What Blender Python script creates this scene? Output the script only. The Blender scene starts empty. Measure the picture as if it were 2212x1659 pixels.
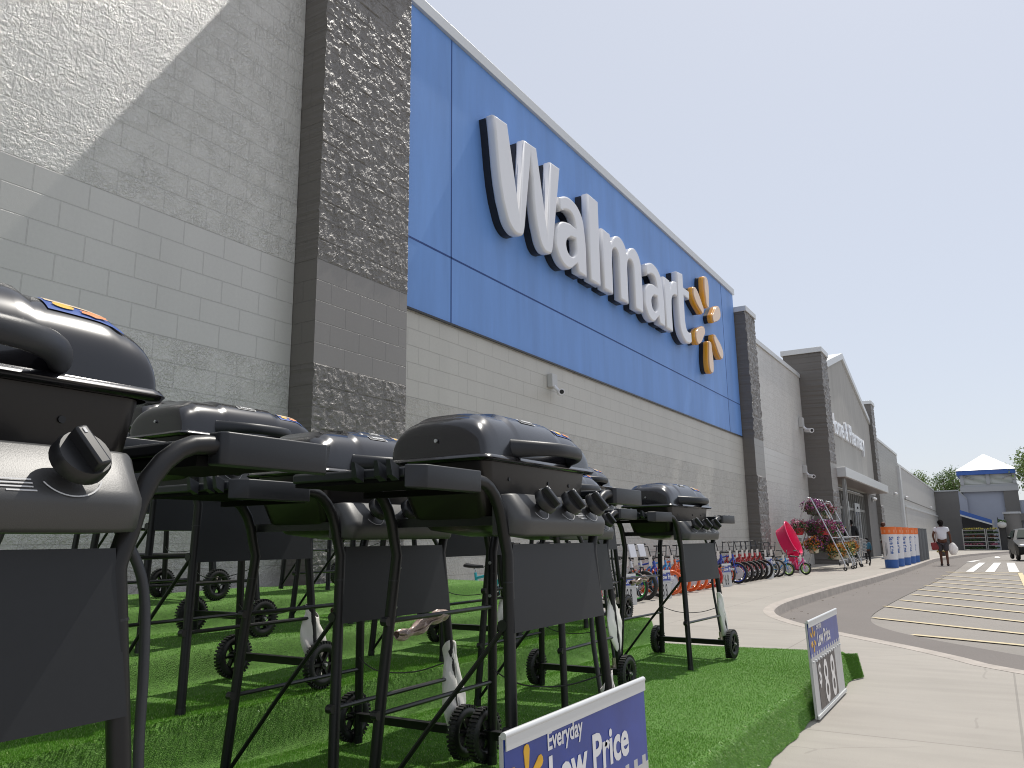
import bpy, math, random
import numpy as np
from mathutils import Vector, Matrix
random.seed(7); rng = np.random.default_rng(7)
PI = math.pi
sc = bpy.context.scene
col = sc.collection
H = 1.0

# ---------------------------------------------------------------- camera
def n3(v): v = np.array(v, float); return v / np.linalg.norm(v)
FPX, WPX = 1691.0, 2212.0
_up = n3([-108, 8430, -FPX]); _al = n3([1045, -326.5, -FPX])
_al = n3(_al - _up * (_al @ _up)); _x = np.cross(_al, _up)
RC = np.array([_x, _al, _up])
cam = bpy.data.cameras.new('camera'); camo = bpy.data.objects.new('camera', cam); col.objects.link(camo)
M4 = Matrix([list(RC[0]) + [0], list(RC[1]) + [0], list(RC[2]) + [H], [0, 0, 0, 1]])
camo.matrix_world = M4
cam.sensor_fit = 'HORIZONTAL'; cam.sensor_width = 36; cam.lens = 36 * FPX / WPX
cam.clip_start = 0.02; cam.clip_end = 3000
sc.camera = camo

# ---------------------------------------------------------------- sky, sun, exposure
SUN = n3([0.043, 0.5, 0.866])
EL = math.asin(SUN[2]); ROT = math.atan2(SUN[0], SUN[1])
w = bpy.data.worlds.new('World'); sc.world = w; w.use_nodes = True
nt = w.node_tree; bg = nt.nodes['Background']
sky = nt.nodes.new('ShaderNodeTexSky'); sky.sky_type = 'NISHITA'; sky.sun_disc = False
sky.sun_elevation = EL; sky.sun_rotation = ROT; sky.altitude = 0; sky.air_density = 1.0; sky.dust_density = 1.0; sky.ozone_density = 1.2
# thin bright summer haze over the blue: the clear sky mixed with an even milky veil
hz_ = nt.nodes.new('ShaderNodeMix'); hz_.data_type = 'RGBA'; hz_.inputs['Factor'].default_value = .70
hz_.inputs['B'].default_value = (7.95, 8.3, 9.15, 1)
nt.links.new(sky.outputs[0], hz_.inputs['A']); nt.links.new(hz_.outputs['Result'], bg.inputs[0]); bg.inputs[1].default_value = 0.10
sl = bpy.data.lights.new('sun', 'SUN'); sl.energy = 3.7; sl.angle = math.radians(0.53); sl.color = (1, 0.955, 0.88)
so = bpy.data.objects.new('sun', sl); col.objects.link(so)
so.rotation_euler = Vector(SUN).to_track_quat('Z', 'Y').to_euler()
sc.view_settings.view_transform = 'Standard'; sc.view_settings.look = 'None'
sc.view_settings.exposure = 0.0
sc.cycles.filter_width = 1.05; sc.view_settings.gamma = 1.0

# ---------------------------------------------------------------- helpers
def tag(o, label=None, cat=None, group=None, kind=None):
    if label: o['label'] = label
    if cat: o['category'] = cat
    if group: o['group'] = group
    if kind: o['kind'] = kind
    return o

def empty(name, loc=(0, 0, 0), rz=0, label=None, cat=None, group=None, parent=None):
    o = bpy.data.objects.new(name, None); col.objects.link(o); o.empty_display_size = .1
    o.location = loc; o.rotation_euler = (0, 0, rz); o.parent = parent
    return tag(o, label, cat, group)

class MB:
    def __init__(s): s.v = []; s.f = []; s.m = []; s.cur = 0
    def add(s, vs, fs):
        b = len(s.v); s.v += [tuple(map(float, p)) for p in vs]
        for f in fs: s.f.append(tuple(i + b for i in f)); s.m.append(s.cur)
        return s
    def box(s, x0, x1, y0, y1, z0, z1):
        vs = [(x, y, z) for x in (x0, x1) for y in (y0, y1) for z in (z0, z1)]
        return s.add(vs, [(0, 1, 3, 2), (4, 6, 7, 5), (0, 4, 5, 1), (2, 3, 7, 6), (0, 2, 6, 4), (1, 5, 7, 3)])
    def obox(s, c, ax, ay, az, hx, hy, hz):
        c = np.array(c, float); ax, ay, az = n3(ax), n3(ay), n3(az)
        vs = [c + ax * i * hx + ay * j * hy + az * k * hz for i in (-1, 1) for j in (-1, 1) for k in (-1, 1)]
        return s.add(vs, [(0, 1, 3, 2), (4, 6, 7, 5), (0, 4, 5, 1), (2, 3, 7, 6), (0, 2, 6, 4), (1, 5, 7, 3)])
    def tube(s, path, r, n=10, caps=True, closed=False, flat=1.0):
        P = [np.array(p, float) for p in path]; R = r if hasattr(r, '__len__') else [r] * len(P)
        rings = []; prev = None
        L = len(P)
        for i, p in enumerate(P):
            if closed: t = P[(i + 1) % L] - P[i - 1]
            else: t = P[min(i + 1, L - 1)] - P[max(i - 1, 0)]
            t = n3(t)
            if prev is None:
                a = np.array([0, 0, 1.0]) if abs(t[2]) < .9 else np.array([1.0, 0, 0])
                u = n3(np.cross(a, t))
            else: u = n3(prev - t * (prev @ t))
            prev = u; v = np.cross(t, u)
            rings.append([p + R[i] * (u * math.cos(2 * PI * k / n) + flat * v * math.sin(2 * PI * k / n)) for k in range(n)])
        vs = [q for rg in rings for q in rg]; fs = []
        for i in range(L if closed else L - 1):
            j = (i + 1) % L
            for k in range(n):
                k2 = (k + 1) % n
                fs.append((i * n + k, i * n + k2, j * n + k2, j * n + k))
        if caps and not closed:
            fs.append(tuple(range(n))[::-1]); fs.append(tuple((L - 1) * n + k for k in range(n)))
        return s.add(vs, fs)
    def cyl(s, a, b, r, r2=None, n=16): return s.tube([a, b], [r, r if r2 is None else r2], n)
    def torus(s, c, ax, R, r, n=28, m=8, flat=1.0):
        ax = n3(ax); a = np.array([0, 0, 1.0]) if abs(ax[2]) < .9 else np.array([1.0, 0, 0])
        u = n3(np.cross(a, ax)); v = np.cross(ax, u); c = np.array(c, float)
        vs = []; fs = []
        for i in range(n):
            th = 2 * PI * i / n; d = u * math.cos(th) + v * math.sin(th)
            for k in range(m):
                ph = 2 * PI * k / m
                vs.append(c + d * (R + r * math.cos(ph)) + ax * r * flat * math.sin(ph))
        for i in range(n):
            for k in range(m):
                i2 = (i + 1) % n; k2 = (k + 1) % m
                fs.append((i * m + k, i2 * m + k, i2 * m + k2, i * m + k2))
        return s.add(vs, fs)
    def ext(s, poly, fn, d0, d1):
        """poly 2D list, fn(a,b,d)->xyz"""
        n = len(poly)
        vs = [fn(a, b, d0) for a, b in poly] + [fn(a, b, d1) for a, b in poly]
        fs = [tuple(range(n))[::-1], tuple(range(n, 2 * n))] + [(i, (i + 1) % n, n + (i + 1) % n, n + i) for i in range(n)]
        return s.add(vs, fs)
    def grid(s, fn, nu, nv, closeu=False):
        vs = [fn(i / nu, j / nv) for i in range(nu + 1) for j in range(nv + 1)]
        fs = [(i * (nv + 1) + j, (i + 1) * (nv + 1) + j, (i + 1) * (nv + 1) + j + 1, i * (nv + 1) + j + 1) for i in range(nu) for j in range(nv)]
        return s.add(vs, fs)
    def ball(s, c, rx, ry=None, rz=None, n=12):
        ry = ry or rx; rz = rz or rx
        def fn(u, v):
            a = u * 2 * PI; b = v * PI
            return (c[0] + rx * math.cos(a) * math.sin(b), c[1] + ry * math.sin(a) * math.sin(b), c[2] + rz * math.cos(b))
        return s.grid(fn, n, n // 2 + 2)
    def build(s, name, mats, parent=None, smooth=None, bevel=0, loc=None, seg=2):
        me = bpy.data.meshes.new(name); me.from_pydata(s.v, [], s.f)
        if not isinstance(mats, (list, tuple)): mats = [mats]
        for m in mats: me.materials.append(m)
        if len(mats) > 1: me.polygons.foreach_set('material_index', s.m)
        me.validate(); 
        o = bpy.data.objects.new(name, me); col.objects.link(o); o.parent = parent
        if loc is not None: o.location = loc
        import bmesh
        bm = bmesh.new(); bm.from_mesh(me); bmesh.ops.recalc_face_normals(bm, faces=bm.faces)
        bm.to_mesh(me); bm.free()
        if smooth is not None:
            me.shade_smooth(); me.set_sharp_from_angle(angle=math.radians(smooth))
        if bevel:
            b = o.modifiers.new('bevel', 'BEVEL'); b.width = bevel; b.segments = seg; b.limit_method = 'ANGLE'; b.angle_limit = math.radians(40)
            b.harden_normals = False
            if smooth is None: me.shade_smooth(); me.set_sharp_from_angle(angle=math.radians(50))
        return o

def children(o): return [c for c in bpy.data.objects if c.parent == o]
CH = {}
def copy_tree(o, parent=None):
    c = o.copy(); col.objects.link(c); c.parent = parent
    for ch in KIDS.get(o.name, []): copy_tree(ch, c)
    return c
KIDS = {}
def index_kids():
    KIDS.clear()
    for o in bpy.data.objects:
        if o.parent: KIDS.setdefault(o.parent.name, []).append(o)

# ---------------------------------------------------------------- materials
def mat(name, colr, rough=.6, metal=0, spec=.5, noise=0, nscale=20, bump=0, bscale=60, coat=0, trans=0, emis=None, streak=False):
    m = bpy.data.materials.new(name); m.use_nodes = True; t = m.node_tree; N = t.nodes; L = t.links
    b = N['Principled BSDF']; c = tuple(colr) + (1,)
    b.inputs['Base Color'].default_value = c; b.inputs['Roughness'].default_value = rough
    b.inputs['Metallic'].default_value = metal; b.inputs['Specular IOR Level'].default_value = spec
    b.inputs['Coat Weight'].default_value = coat; b.inputs['Coat Roughness'].default_value = .06
    b.inputs['Transmission Weight'].default_value = trans
    if noise or bump:
        tc = N.new('ShaderNodeTexCoord')
    if noise:
        n = N.new('ShaderNodeTexNoise'); n.inputs['Scale'].default_value = nscale; n.inputs['Detail'].default_value = 6; n.inputs['Roughness'].default_value = .65
        if streak:
            mpg = N.new('ShaderNodeMapping'); mpg.inputs['Scale'].default_value = (1, 1, .14); L.new(tc.outputs['Object'], mpg.inputs[0]); L.new(mpg.outputs[0], n.inputs['Vector'])
        else: L.new(tc.outputs['Object'], n.inputs['Vector'])
        r = N.new('ShaderNodeMapRange'); r.inputs['From Min'].default_value = .3; r.inputs['From Max'].default_value = .7
        r.inputs['To Min'].default_value = 1 - noise; r.inputs['To Max'].default_value = 1 + noise
        L.new(n.outputs['Fac'], r.inputs['Value'])
        mx = N.new('ShaderNodeMix'); mx.data_type = 'RGBA'; mx.blend_type = 'MULTIPLY'; mx.inputs['Factor'].default_value = 1
        mx.inputs['A'].default_value = c; cc = N.new('ShaderNodeCombineColor')
        for k in range(3): L.new(r.outputs[0], cc.inputs[k])
        L.new(cc.outputs[0], mx.inputs['B']); L.new(mx.outputs['Result'], b.inputs['Base Color'])
    if bump:
        n2 = N.new('ShaderNodeTexNoise'); n2.inputs['Scale'].default_value = bscale; n2.inputs['Detail'].default_value = 5
        L.new(tc.outputs['Object'], n2.inputs['Vector'])
        bp = N.new('ShaderNodeBump'); bp.inputs['Strength'].default_value = 1; bp.inputs['Distance'].default_value = bump
        L.new(n2.outputs['Fac'], bp.inputs['Height']); L.new(bp.outputs[0], b.inputs['Normal'])
    if emis: b.inputs['Emission Color'].default_value = tuple(emis) + (1,); b.inputs['Emission Strength'].default_value = 1
    return m

CO, BZ = .217, 2.75   # course height, band start
def block_mat(name, colr, axis='Y', rough_amt=.02, band=(2.75, 3.835), smooth_mul=None, gloss=.45, off=0.0, stain=.06, mortar_dark=.8, low=0.0):
    m = bpy.data.materials.new(name); m.use_nodes = True; t = m.node_tree; N = t.nodes; L = t.links
    b = N['Principled BSDF']; b.inputs['Roughness'].default_value = gloss; b.inputs['Specular IOR Level'].default_value = .5
    tc = N.new('ShaderNodeTexCoord'); sp = N.new('ShaderNodeSeparateXYZ'); L.new(tc.outputs['Object'], sp.inputs[0])
    def math_(op, a, bb=None, c=None):
        n = N.new('ShaderNodeMath'); n.operation = op
        for i, q in enumerate((a, bb, c)):
            if q is None: continue
            if isinstance(q, (int, float)): n.inputs[i].default_value = q
            else: L.new(q, n.inputs[i])
        return n.outputs[0]
    hcoord = sp.outputs[1] if axis == 'Y' else sp.outputs[0]
    zc = math_('SUBTRACT', sp.outputs[2], BZ % CO)
    cb = N.new('ShaderNodeCombineXYZ'); L.new(math_('ADD', hcoord, off), cb.inputs[0]); L.new(math_('ADD', zc, CO * 40), cb.inputs[1])
    br = N.new('ShaderNodeTexBrick'); L.new(cb.outputs[0], br.inputs['Vector'])
    br.inputs['Scale'].default_value = 1; br.inputs['Brick Width'].default_value = CO * 2; br.inputs['Row Height'].default_value = CO
    br.inputs['Mortar Size'].default_value = .005; br.inputs['Mortar Smooth'].default_value = .3; br.offset = .5
    br.inputs['Color1'].default_value = (.4, .4, .4, 1); br.inputs['Color2'].default_value = (.6, .6, .6, 1); br.inputs['Bias'].default_value = 0
    # rough mask
    if band:
        g = math_('MULTIPLY', math_('GREATER_THAN', sp.outputs[2], band[0]), math_('LESS_THAN', sp.outputs[2], band[1]))
        rm = math_('SUBTRACT', 1.0, g)
    else:
        rm = math_('MULTIPLY', sp.outputs[2], 0.0)
    n1 = N.new('ShaderNodeTexNoise'); n1.inputs['Scale'].default_value = 34; n1.inputs['Detail'].default_value = 4; n1.inputs['Roughness'].default_value = .68
    L.new(tc.outputs['Object'], n1.inputs['Vector'])
    n0 = N.new('ShaderNodeTexNoise'); n0.inputs['Scale'].default_value = 13; n0.inputs['Detail'].default_value = 3
    L.new(tc.outputs['Object'], n0.inputs['Vector'])
    nf = N.new('ShaderNodeTexNoise'); nf.inputs['Scale'].default_value = 170; nf.inputs['Detail'].default_value = 3
    L.new(tc.outputs['Object'], nf.inputs['Vector'])
    def plate(sock, lo, hi):
        r_ = N.new('ShaderNodeMapRange'); r_.interpolation_type = 'SMOOTHSTEP'; r_.inputs['From Min'].default_value = lo; r_.inputs['From Max'].default_value = hi
        L.new(sock, r_.inputs['Value']); return r_.outputs[0]
    npm = N.new('ShaderNodeTexNoise'); npm.inputs['Scale'].default_value = 5; npm.inputs['Detail'].default_value = 2; L.new(tc.outputs['Object'], npm.inputs['Vector'])
    pm = math_('ADD', .55, math_('MULTIPLY', plate(npm.outputs[0], .38, .62), .5))
    chips = math_('MULTIPLY', math_('ADD', math_('MULTIPLY', plate(n1.outputs[0], .42, .58), .55), math_('MULTIPLY', plate(n0.outputs[0], .42, .60), .55)), pm)
    hr = math_('MULTIPLY', math_('ADD', chips, math_('MULTIPLY', n1.outputs[0], .25)), rough_amt * .16)
    hr = math_('MULTIPLY', hr, rm)
    hf = math_('MULTIPLY', nf.outputs[0], .0006)
    hm = math_('MULTIPLY', br.outputs['Fac'], -.003)
    h = math_('ADD', math_('ADD', hr, hf), hm)
    bp = N.new('ShaderNodeBump'); bp.inputs['Distance'].default_value = 1; bp.inputs['Strength'].default_value = 1
    L.new(h, bp.inputs['Height']); L.new(bp.outputs[0], b.inputs['Normal'])
    # colour
    big = N.new('ShaderNodeTexNoise'); big.inputs['Scale'].default_value = .7; big.inputs['Detail'].default_value = 5
    mp = N.new('ShaderNodeMapping'); mp.inputs['Scale'].default_value = (2.5, 2.5, .35); L.new(tc.outputs['Object'], mp.inputs[0]); L.new(mp.outputs[0], big.inputs['Vector'])
    f = math_('ADD', 1 - stain, math_('MULTIPLY', big.outputs[0], stain * 2))
    f = math_('MULTIPLY', f, math_('ADD', .965, math_('MULTIPLY', sep_val(N, L, br.outputs['Color']), .07)))
    f = math_('MULTIPLY', f, math_('ADD', .93, math_('MULTIPLY', n1.outputs[0], .14)))
    f = math_('MULTIPLY', f, math_('SUBTRACT', 1, math_('MULTIPLY', br.outputs['Fac'], 1 - mortar_dark)))
    if band: f = math_('MULTIPLY', f, math_('ADD', 1, math_('MULTIPLY', rm, .10)))
    lowz = math_('LESS_THAN', sp.outputs[2], band[0] if band else 0)
    f = math_('MULTIPLY', f, math_('SUBTRACT', 1, math_('MULTIPLY', lowz, low)))
    if smooth_mul and band: f = math_('MULTIPLY', f, math_('ADD', 1, math_('MULTIPLY', g, smooth_mul - 1)))
    cc = N.new('ShaderNodeCombineColor')
    for k in range(3): L.new(math_('MULTIPLY', f, colr[k]), cc.inputs[k])
    L.new(cc.outputs[0], b.inputs['Base Color'])
    return m
def sep_val(N, L, sock):
    s = N.new('ShaderNodeSeparateColor'); L.new(sock, s.inputs[0]); return s.outputs[0]

M = {}
M['wall'] = block_mat('painted_block', (.56, .545, .515), 'Y', .050, gloss=.30, stain=.10, mortar_dark=.92)
M['wallm'] = block_mat('beige_block', (.50, .485, .44), 'Y', .044, low=.10, stain=.10, mortar_dark=.90)
M['wall3'] = block_mat('grey_block', (.30, .295, .28), 'Y', .030)
M['wallX'] = block_mat('painted_block_x', (.50, .50, .475), 'X')
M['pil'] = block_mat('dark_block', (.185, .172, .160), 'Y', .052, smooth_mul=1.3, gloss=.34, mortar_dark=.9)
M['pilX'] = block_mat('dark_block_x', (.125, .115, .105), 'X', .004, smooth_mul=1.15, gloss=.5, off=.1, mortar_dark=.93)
M['stucco'] = mat('grey_stucco', (.40, .39, .365), .8, noise=.10, nscale=2, streak=True, bump=.0012, bscale=120)
M['wall4'] = mat('pale_panel_wall', (.46, .455, .44), .7, noise=.08, nscale=1.5, streak=True)
M['darkwall'] = mat('dark_grey_wall', (.16, .155, .15), .8, noise=.07, nscale=.6)
M['blue'] = mat('blue_panel', (.15, .31, .68), .5, noise=.10, nscale=2.4, streak=True, bump=.0007, bscale=160)
M['joint'] = mat('panel_joint', (.02, .06, .22), .7)
M['coping'] = mat('white_coping', (.62, .63, .63), .4, metal=.2)
M['white'] = mat('white_acrylic', (.74, .74, .76), .22, coat=.4)
M['blk'] = mat('black_return', (.012, .012, .015), .45)
M['amber'] = mat('amber_acrylic', (.80, .36, .02), .2, coat=.6)
M['amberface'] = mat('amber_face', (.78, .50, .26), .2, coat=.6)
M['gmetal'] = mat('galvanised_metal', (.55, .56, .57), .35, metal=.8)
M['glass'] = mat('dark_glass', (.02, .023, .025), .05, spec=.9)
M['alu'] = mat('aluminium_frame', (.30, .30, .29), .4, metal=.5)
# grill
M['lid'] = mat('lid_enamel', (.008, .0078, .010), .22, metal=.25, coat=.6)
M['fire'] = mat('firebox_enamel', (.013, .011, .010), .33, coat=.12, spec=.35)
M['panel'] = mat('panel_paint', (.070, .070, .070), .42, metal=.3, bump=.0002, bscale=700)
M['door'] = mat('sheet_panel', (.014, .0155, .018), .5, metal=.05, spec=.4, noise=.05, nscale=60)
M['tube'] = mat('leg_paint', (.010, .0098, .0105), .38, metal=.05, spec=.4, bump=.0001, bscale=500)
M['plastic'] = mat('grey_plastic', (.017, .0185, .022), .42, spec=.4, bump=.0002, bscale=800)
M['plasticd'] = mat('black_plastic', (.012, .012, .013), .36)
M['under'] = mat('matt_black', (.006, .006, .006), .9, spec=.1)
M['tyre'] = mat('wheel_plastic', (.012, .012, .012), .5, noise=.2, nscale=60)
M['hose'] = mat('rubber_hose', (.035, .037, .042), .5)
M['brass'] = mat('regulator_metal', (.62, .55, .45), .3, metal=.9)
M['rod'] = mat('rod_metal', (.07, .068, .065), .28, metal=.7)
M['ink'] = mat('white_print', (.6, .6, .6), .6)
M['yel'] = mat('yellow_print', (.75, .42, .02), .5)
M['org'] = mat('orange_print', (.70, .20, .03), .5)
M['dblue'] = mat('blue_print', (.03, .09, .35), .3)
M['bag'] = mat('white_bag', (.82, .78, .74), .6)
M['cbag'] = mat('clear_bag', (.50, .38, .33), .25, noise=.5, nscale=40)
# sign
M['sblue'] = mat('sign_blue', (.022, .052, .30), .3, noise=.22, nscale=3, spec=.45)
M['sgrey'] = mat('sign_plastic', (.50, .50, .49), .45)
M['sdark'] = mat('number_tile', (.10, .085, .08), .5)

def concrete():
    m = mat('concrete', (.355, .327, .288), .85); t = m.node_tree; N = t.nodes; L = t.links; b = N['Principled BSDF']
    tc = N.new('ShaderNodeTexCoord')
    a = N.new('ShaderNodeTexNoise'); a.inputs['Scale'].default_value = .9; a.inputs['Detail'].default_value = 8; a.inputs['Roughness'].default_value = .6
    st = N.new('ShaderNodeTexNoise'); st.inputs['Scale'].default_value = 1; st.inputs['Detail'].default_value = 6
    mp = N.new('ShaderNodeMapping'); mp.inputs['Scale'].default_value = (1.1, 7, 1); L.new(tc.outputs['Object'], mp.inputs[0]); L.new(mp.outputs[0], st.inputs['Vector'])
    f = N.new('ShaderNodeTexNoise'); f.inputs['Scale'].default_value = 160; f.inputs['Detail'].default_value = 3
    L.new(tc.outputs['Object'], a.inputs['Vector']); L.new(tc.outputs['Object'], f.inputs['Vector'])
    br = N.new('ShaderNodeTexBrick'); L.new(tc.outputs['Object'], br.inputs['Vector']); br.offset = 0
    br.inputs['Scale'].default_value = 1; br.inputs['Brick Width'].default_value = 1.75; br.inputs['Row Height'].default_value = 4.6; br.inputs['Mortar Size'].default_value = .007
    def mm(op, p, q):
        n = N.new('ShaderNodeMath'); n.operation = op
        for i, x in enumerate((p, q)):
            if isinstance(x, (int, float)): n.inputs[i].default_value = x
            else: L.new(x, n.inputs[i])
        return n.outputs[0]
    k = mm('ADD', mm('MULTIPLY', a.outputs[0], .34), mm('ADD', mm('MULTIPLY', st.outputs[0], .26), mm('MULTIPLY', f.outputs[0], .22)))
    k = mm('ADD', k, .59); k = mm('MULTIPLY', k, mm('SUBTRACT', 1, mm('MULTIPLY', br.outputs['Fac'], .25)))
    vor = N.new('ShaderNodeTexVoronoi'); vor.inputs['Scale'].default_value = 1.6; L.new(tc.outputs['Object'], vor.inputs['Vector'])
    sp = mm('LESS_THAN', vor.outputs['Distance'], .022); k = mm('MULTIPLY', k, mm('SUBTRACT', 1, mm('MULTIPLY', sp, .45)))
    ve = N.new('ShaderNodeTexVoronoi'); ve.feature = 'DISTANCE_TO_EDGE'; ve.inputs['Scale'].default_value = .42
    wob = N.new('ShaderNodeTexNoise'); wob.inputs['Scale'].default_value = 3; wob.inputs['Detail'].default_value = 6; L.new(tc.outputs['Object'], wob.inputs['Vector'])
    vm = N.new('ShaderNodeMix'); vm.data_type = 'RGBA'; vm.inputs['Factor'].default_value = .12; L.new(tc.outputs['Object'], vm.inputs['A']); L.new(wob.outputs['Color'], vm.inputs['B']); L.new(vm.outputs['Result'], ve.inputs['Vector'])
    cr_ = mm('MULTIPLY', mm('LESS_THAN', ve.outputs['Distance'], .0022), mm('GREATER_THAN', a.outputs[0], .50)); k = mm('MULTIPLY', k, mm('SUBTRACT', 1, mm('MULTIPLY', cr_, .14)))
    cc = N.new('ShaderNodeCombineColor')
    for i, c in enumerate((.355, .327, .288)): L.new(mm('MULTIPLY', k, c), cc.inputs[i])
    L.new(cc.outputs[0], b.inputs['Base Color'])
    bp = N.new('ShaderNodeBump'); bp.inputs['Distance'].default_value = .0015; L.new(f.outputs[0], bp.inputs['Height']); L.new(bp.outputs[0], b.inputs['Normal'])
    return m
def asphalt(name, c, amp=.18):
    m = mat(name, c, .9); t = m.node_tree; N = t.nodes; L = t.links; b = N['Principled BSDF']
    tc = N.new('ShaderNodeTexCoord')
    a = N.new('ShaderNodeTexNoise'); a.inputs['Scale'].default_value = .6; a.inputs['Detail'].default_value = 9; a.inputs['Roughness'].default_value = .62
    f = N.new('ShaderNodeTexNoise'); f.inputs['Scale'].default_value = 90; f.inputs['Detail'].default_value = 4
    L.new(tc.outputs['Object'], a.inputs['Vector']); L.new(tc.outputs['Object'], f.inputs['Vector'])
    def mm(op, p, q):
        n = N.new('ShaderNodeMath'); n.operation = op
        for i, x in enumerate((p, q)):
            if isinstance(x, (int, float)): n.inputs[i].default_value = x
            else: L.new(x, n.inputs[i])
        return n.outputs[0]
    k = mm('ADD', mm('MULTIPLY', a.outputs[0], amp * 2.4), mm('ADD', mm('MULTIPLY', f.outputs[0], .5), .75 - amp * 1.2))
    cc = N.new('ShaderNodeCombineColor')
    for i, q in enumerate(c): L.new(mm('MULTIPLY', k, q), cc.inputs[i])
    L.new(cc.outputs[0], b.inputs['Base Color'])
    bp = N.new('ShaderNodeBump'); bp.inputs['Distance'].default_value = .004; L.new(f.outputs[0], bp.inputs['Height']); L.new(bp.outputs[0], b.inputs['Normal'])
    return m
M['conc'] = concrete()
M['kerb'] = mat('kerb_concrete', (.43, .385, .34), .85, noise=.16, nscale=6)
M['road'] = asphalt('road_asphalt', (.275, .252, .225))
M['road2'] = asphalt('patch_asphalt', (.185, .165, .15), .12)
M['far'] = asphalt('parking_asphalt', (.26, .235, .21))
M['yline'] = mat('yellow_paint', (.64, .53, .32), .8, noise=.22, nscale=14)
M['wline'] = mat('white_paint', (.72, .70, .67), .8, noise=.15, nscale=9)

# ---------------------------------------------------------------- ground
def G(Y): return 0.0 if Y < 40 else -(Y - 40) * .0109
kerb_front = [(5.5, 4.6), (3.2, 5.35), (1.6, 6.1), (.07, 7.25), (-.33, 7.78), (-.70, 8.28), (-1.125, 8.78), (-1.6, 9.35), (-2.1, 10.05), (-2.5, 10.8), (-2.74, 11.5),
              (-2.87, 12.2), (-2.95, 13.2), (-2.95, 14.8), (-2.9, 17.2), (-2.82, 19.5), (-2.72, 22.0), (-2.62, 25.5), (-2.54, 29), (-2.48, 34), (-2.42, 40.4), (-2.15, 48.8), (-1.7, 60.0), (-.6, 74.0), (.9, 89.5), (2.3, 96.5), (8, 99), (30, 100)]
def sm(pts, k=4):
    out = []
    P = [np.array(p) for p in pts]
    for i in range(len(P) - 1):
        p0 = P[max(i - 1, 0)]; p1 = P[i]; p2 = P[i + 1]; p3 = P[min(i + 2, len(P) - 1)]
        for j in range(k):
            t = j / k
            out.append(.5 * (2 * p1 + (p2 - p0) * t + (2 * p0 - 5 * p1 + 4 * p2 - p3) * t * t + (-p0 + 3 * p1 - 3 * p2 + p3) * t ** 3))
    out.append(P[-1]); return out
kp = sm(kerb_front, 3)
def norm2(pts):
    o = []
    for i in range(len(pts)):
        d = pts[min(i + 1, len(pts) - 1)] - pts[max(i - 1, 0)]; d = d / np.hypot(*d)
        o.append(np.array([d[1], -d[0]]))   # right-hand side of travel = road side
    return o
kn = norm2(kp)
# sidewalk sheet: strips from kerb inner line to the wall plane / back
mb = MB(); vs = []
inner = [p - n * .15 for p, n in zip(kp, kn)]
def back(p):
    return np.array([-6.2 if p[1] > 9 else -6.2, p[1]])
b = mb
# sidewalk as rows: near block as big polygon fan then strips
near = [(-9, -14), (9, -14), (9, 3.6)] + [tuple(q) for q in inner if q[1] < 9.2 or q[1] <= 11.4]
near = near + [(-9, inner[[i for i, q in enumerate(inner) if q[1] <= 11.4][-1]][1])]
b.add([(x, y, 0) for x, y in near], [tuple(range(len(near)))])
idx = [i for i, q in enumerate(inner) if q[1] <= 11.4][-1]
rest = inner[idx:]
for i in range(len(rest) - 1):
    p, q = rest[i], rest[i + 1]
    xb = -9
    if q[1] < 97:
        b.add([(xb, p[1], G(p[1])), (p[0], p[1], G(p[1])), (q[0], q[1], G(q[1])), (xb, q[1], G(q[1]))], [(0, 1, 2, 3)])
last = [q for q in rest if q[1] >= 96]
y0 = [q for q in rest if q[1] < 97][-1]
b.add([(-9, y0[1], G(y0[1])), (y0[0], y0[1], G(y0[1]))] + [(q[0], q[1], G(q[1])) for q in rest if q[1] > y0[1]] + [(30, 125, G(125)), (-9, 125, G(125))],
      [tuple(range(4 + len([q for q in rest if q[1] > y0[1]])))])
sw = mb.build('sidewalk', M['conc']); sw['kind'] = 'structure'
# kerb with real face
mb = MB(); prof = [(-.15, .002), (-.015, .006), (.0, -.006), (.006, -.15), (.012, -.5)]
rows = [[(p[0] + n[0] * a, p[1] + n[1] * a, G(p[1]) + z) for a, z in prof] for p, n in zip(kp, kn)]
vs = [q for r in rows for q in r]; k = len(prof)
mb.add(vs, [(i * k + j, (i + 1) * k + j, (i + 1) * k + j + 1, i * k + j + 1) for i in range(len(rows) - 1) for j in range(k - 1)])
kb = mb.build('kerb', M['kerb']); kb['kind'] = 'structure'
# darker asphalt strip along the kerb, lighter lot, far ground
def strip(name, a, bb, dz, m, i0=0, i1=None):
    mb = MB(); P = list(zip(kp, kn))[i0:i1]
    vs = []
    for p, n in P:
        vs += [(p[0] + n[0] * a, p[1] + n[1] * a, G(p[1]) + dz), (p[0] + n[0] * bb, p[1] + n[1] * bb, G(p[1]) + dz)]
    mb.add(vs, [(2 * i, 2 * i + 1, 2 * i + 3, 2 * i + 2) for i in range(len(P) - 1)])
    return mb.build(name, m)
st = strip('gutter_asphalt', 0, 1.25, -.142, M['road2'], 0, None); st['kind'] = 'structure'
mb = MB(); NY = 60
ys = [-30, 40] + [40 + i * 8 for i in range(1, 15)]; NY = len(ys) - 1
for i in range(NY):
    y, y2 = ys[i], ys[i + 1]
    mb.add([(-12, y, G(y) - .15), (40, y, G(y) - .15), (40, y2, G(y2) - .15), (-12, y2, G(y2) - .15)], [(0, 1, 2, 3)])
rd = mb.build('road', M['road']); rd['kind'] = 'structure'
mb = MB(); mb.add([(-1500, -1500, -1.6), (1500, -1500, -1.6), (1500, 1500, -1.6), (-1500, 1500, -1.6)], [(0, 1, 2, 3)])
gr = mb.build('ground', M['far']); gr['kind'] = 'structure'
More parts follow.
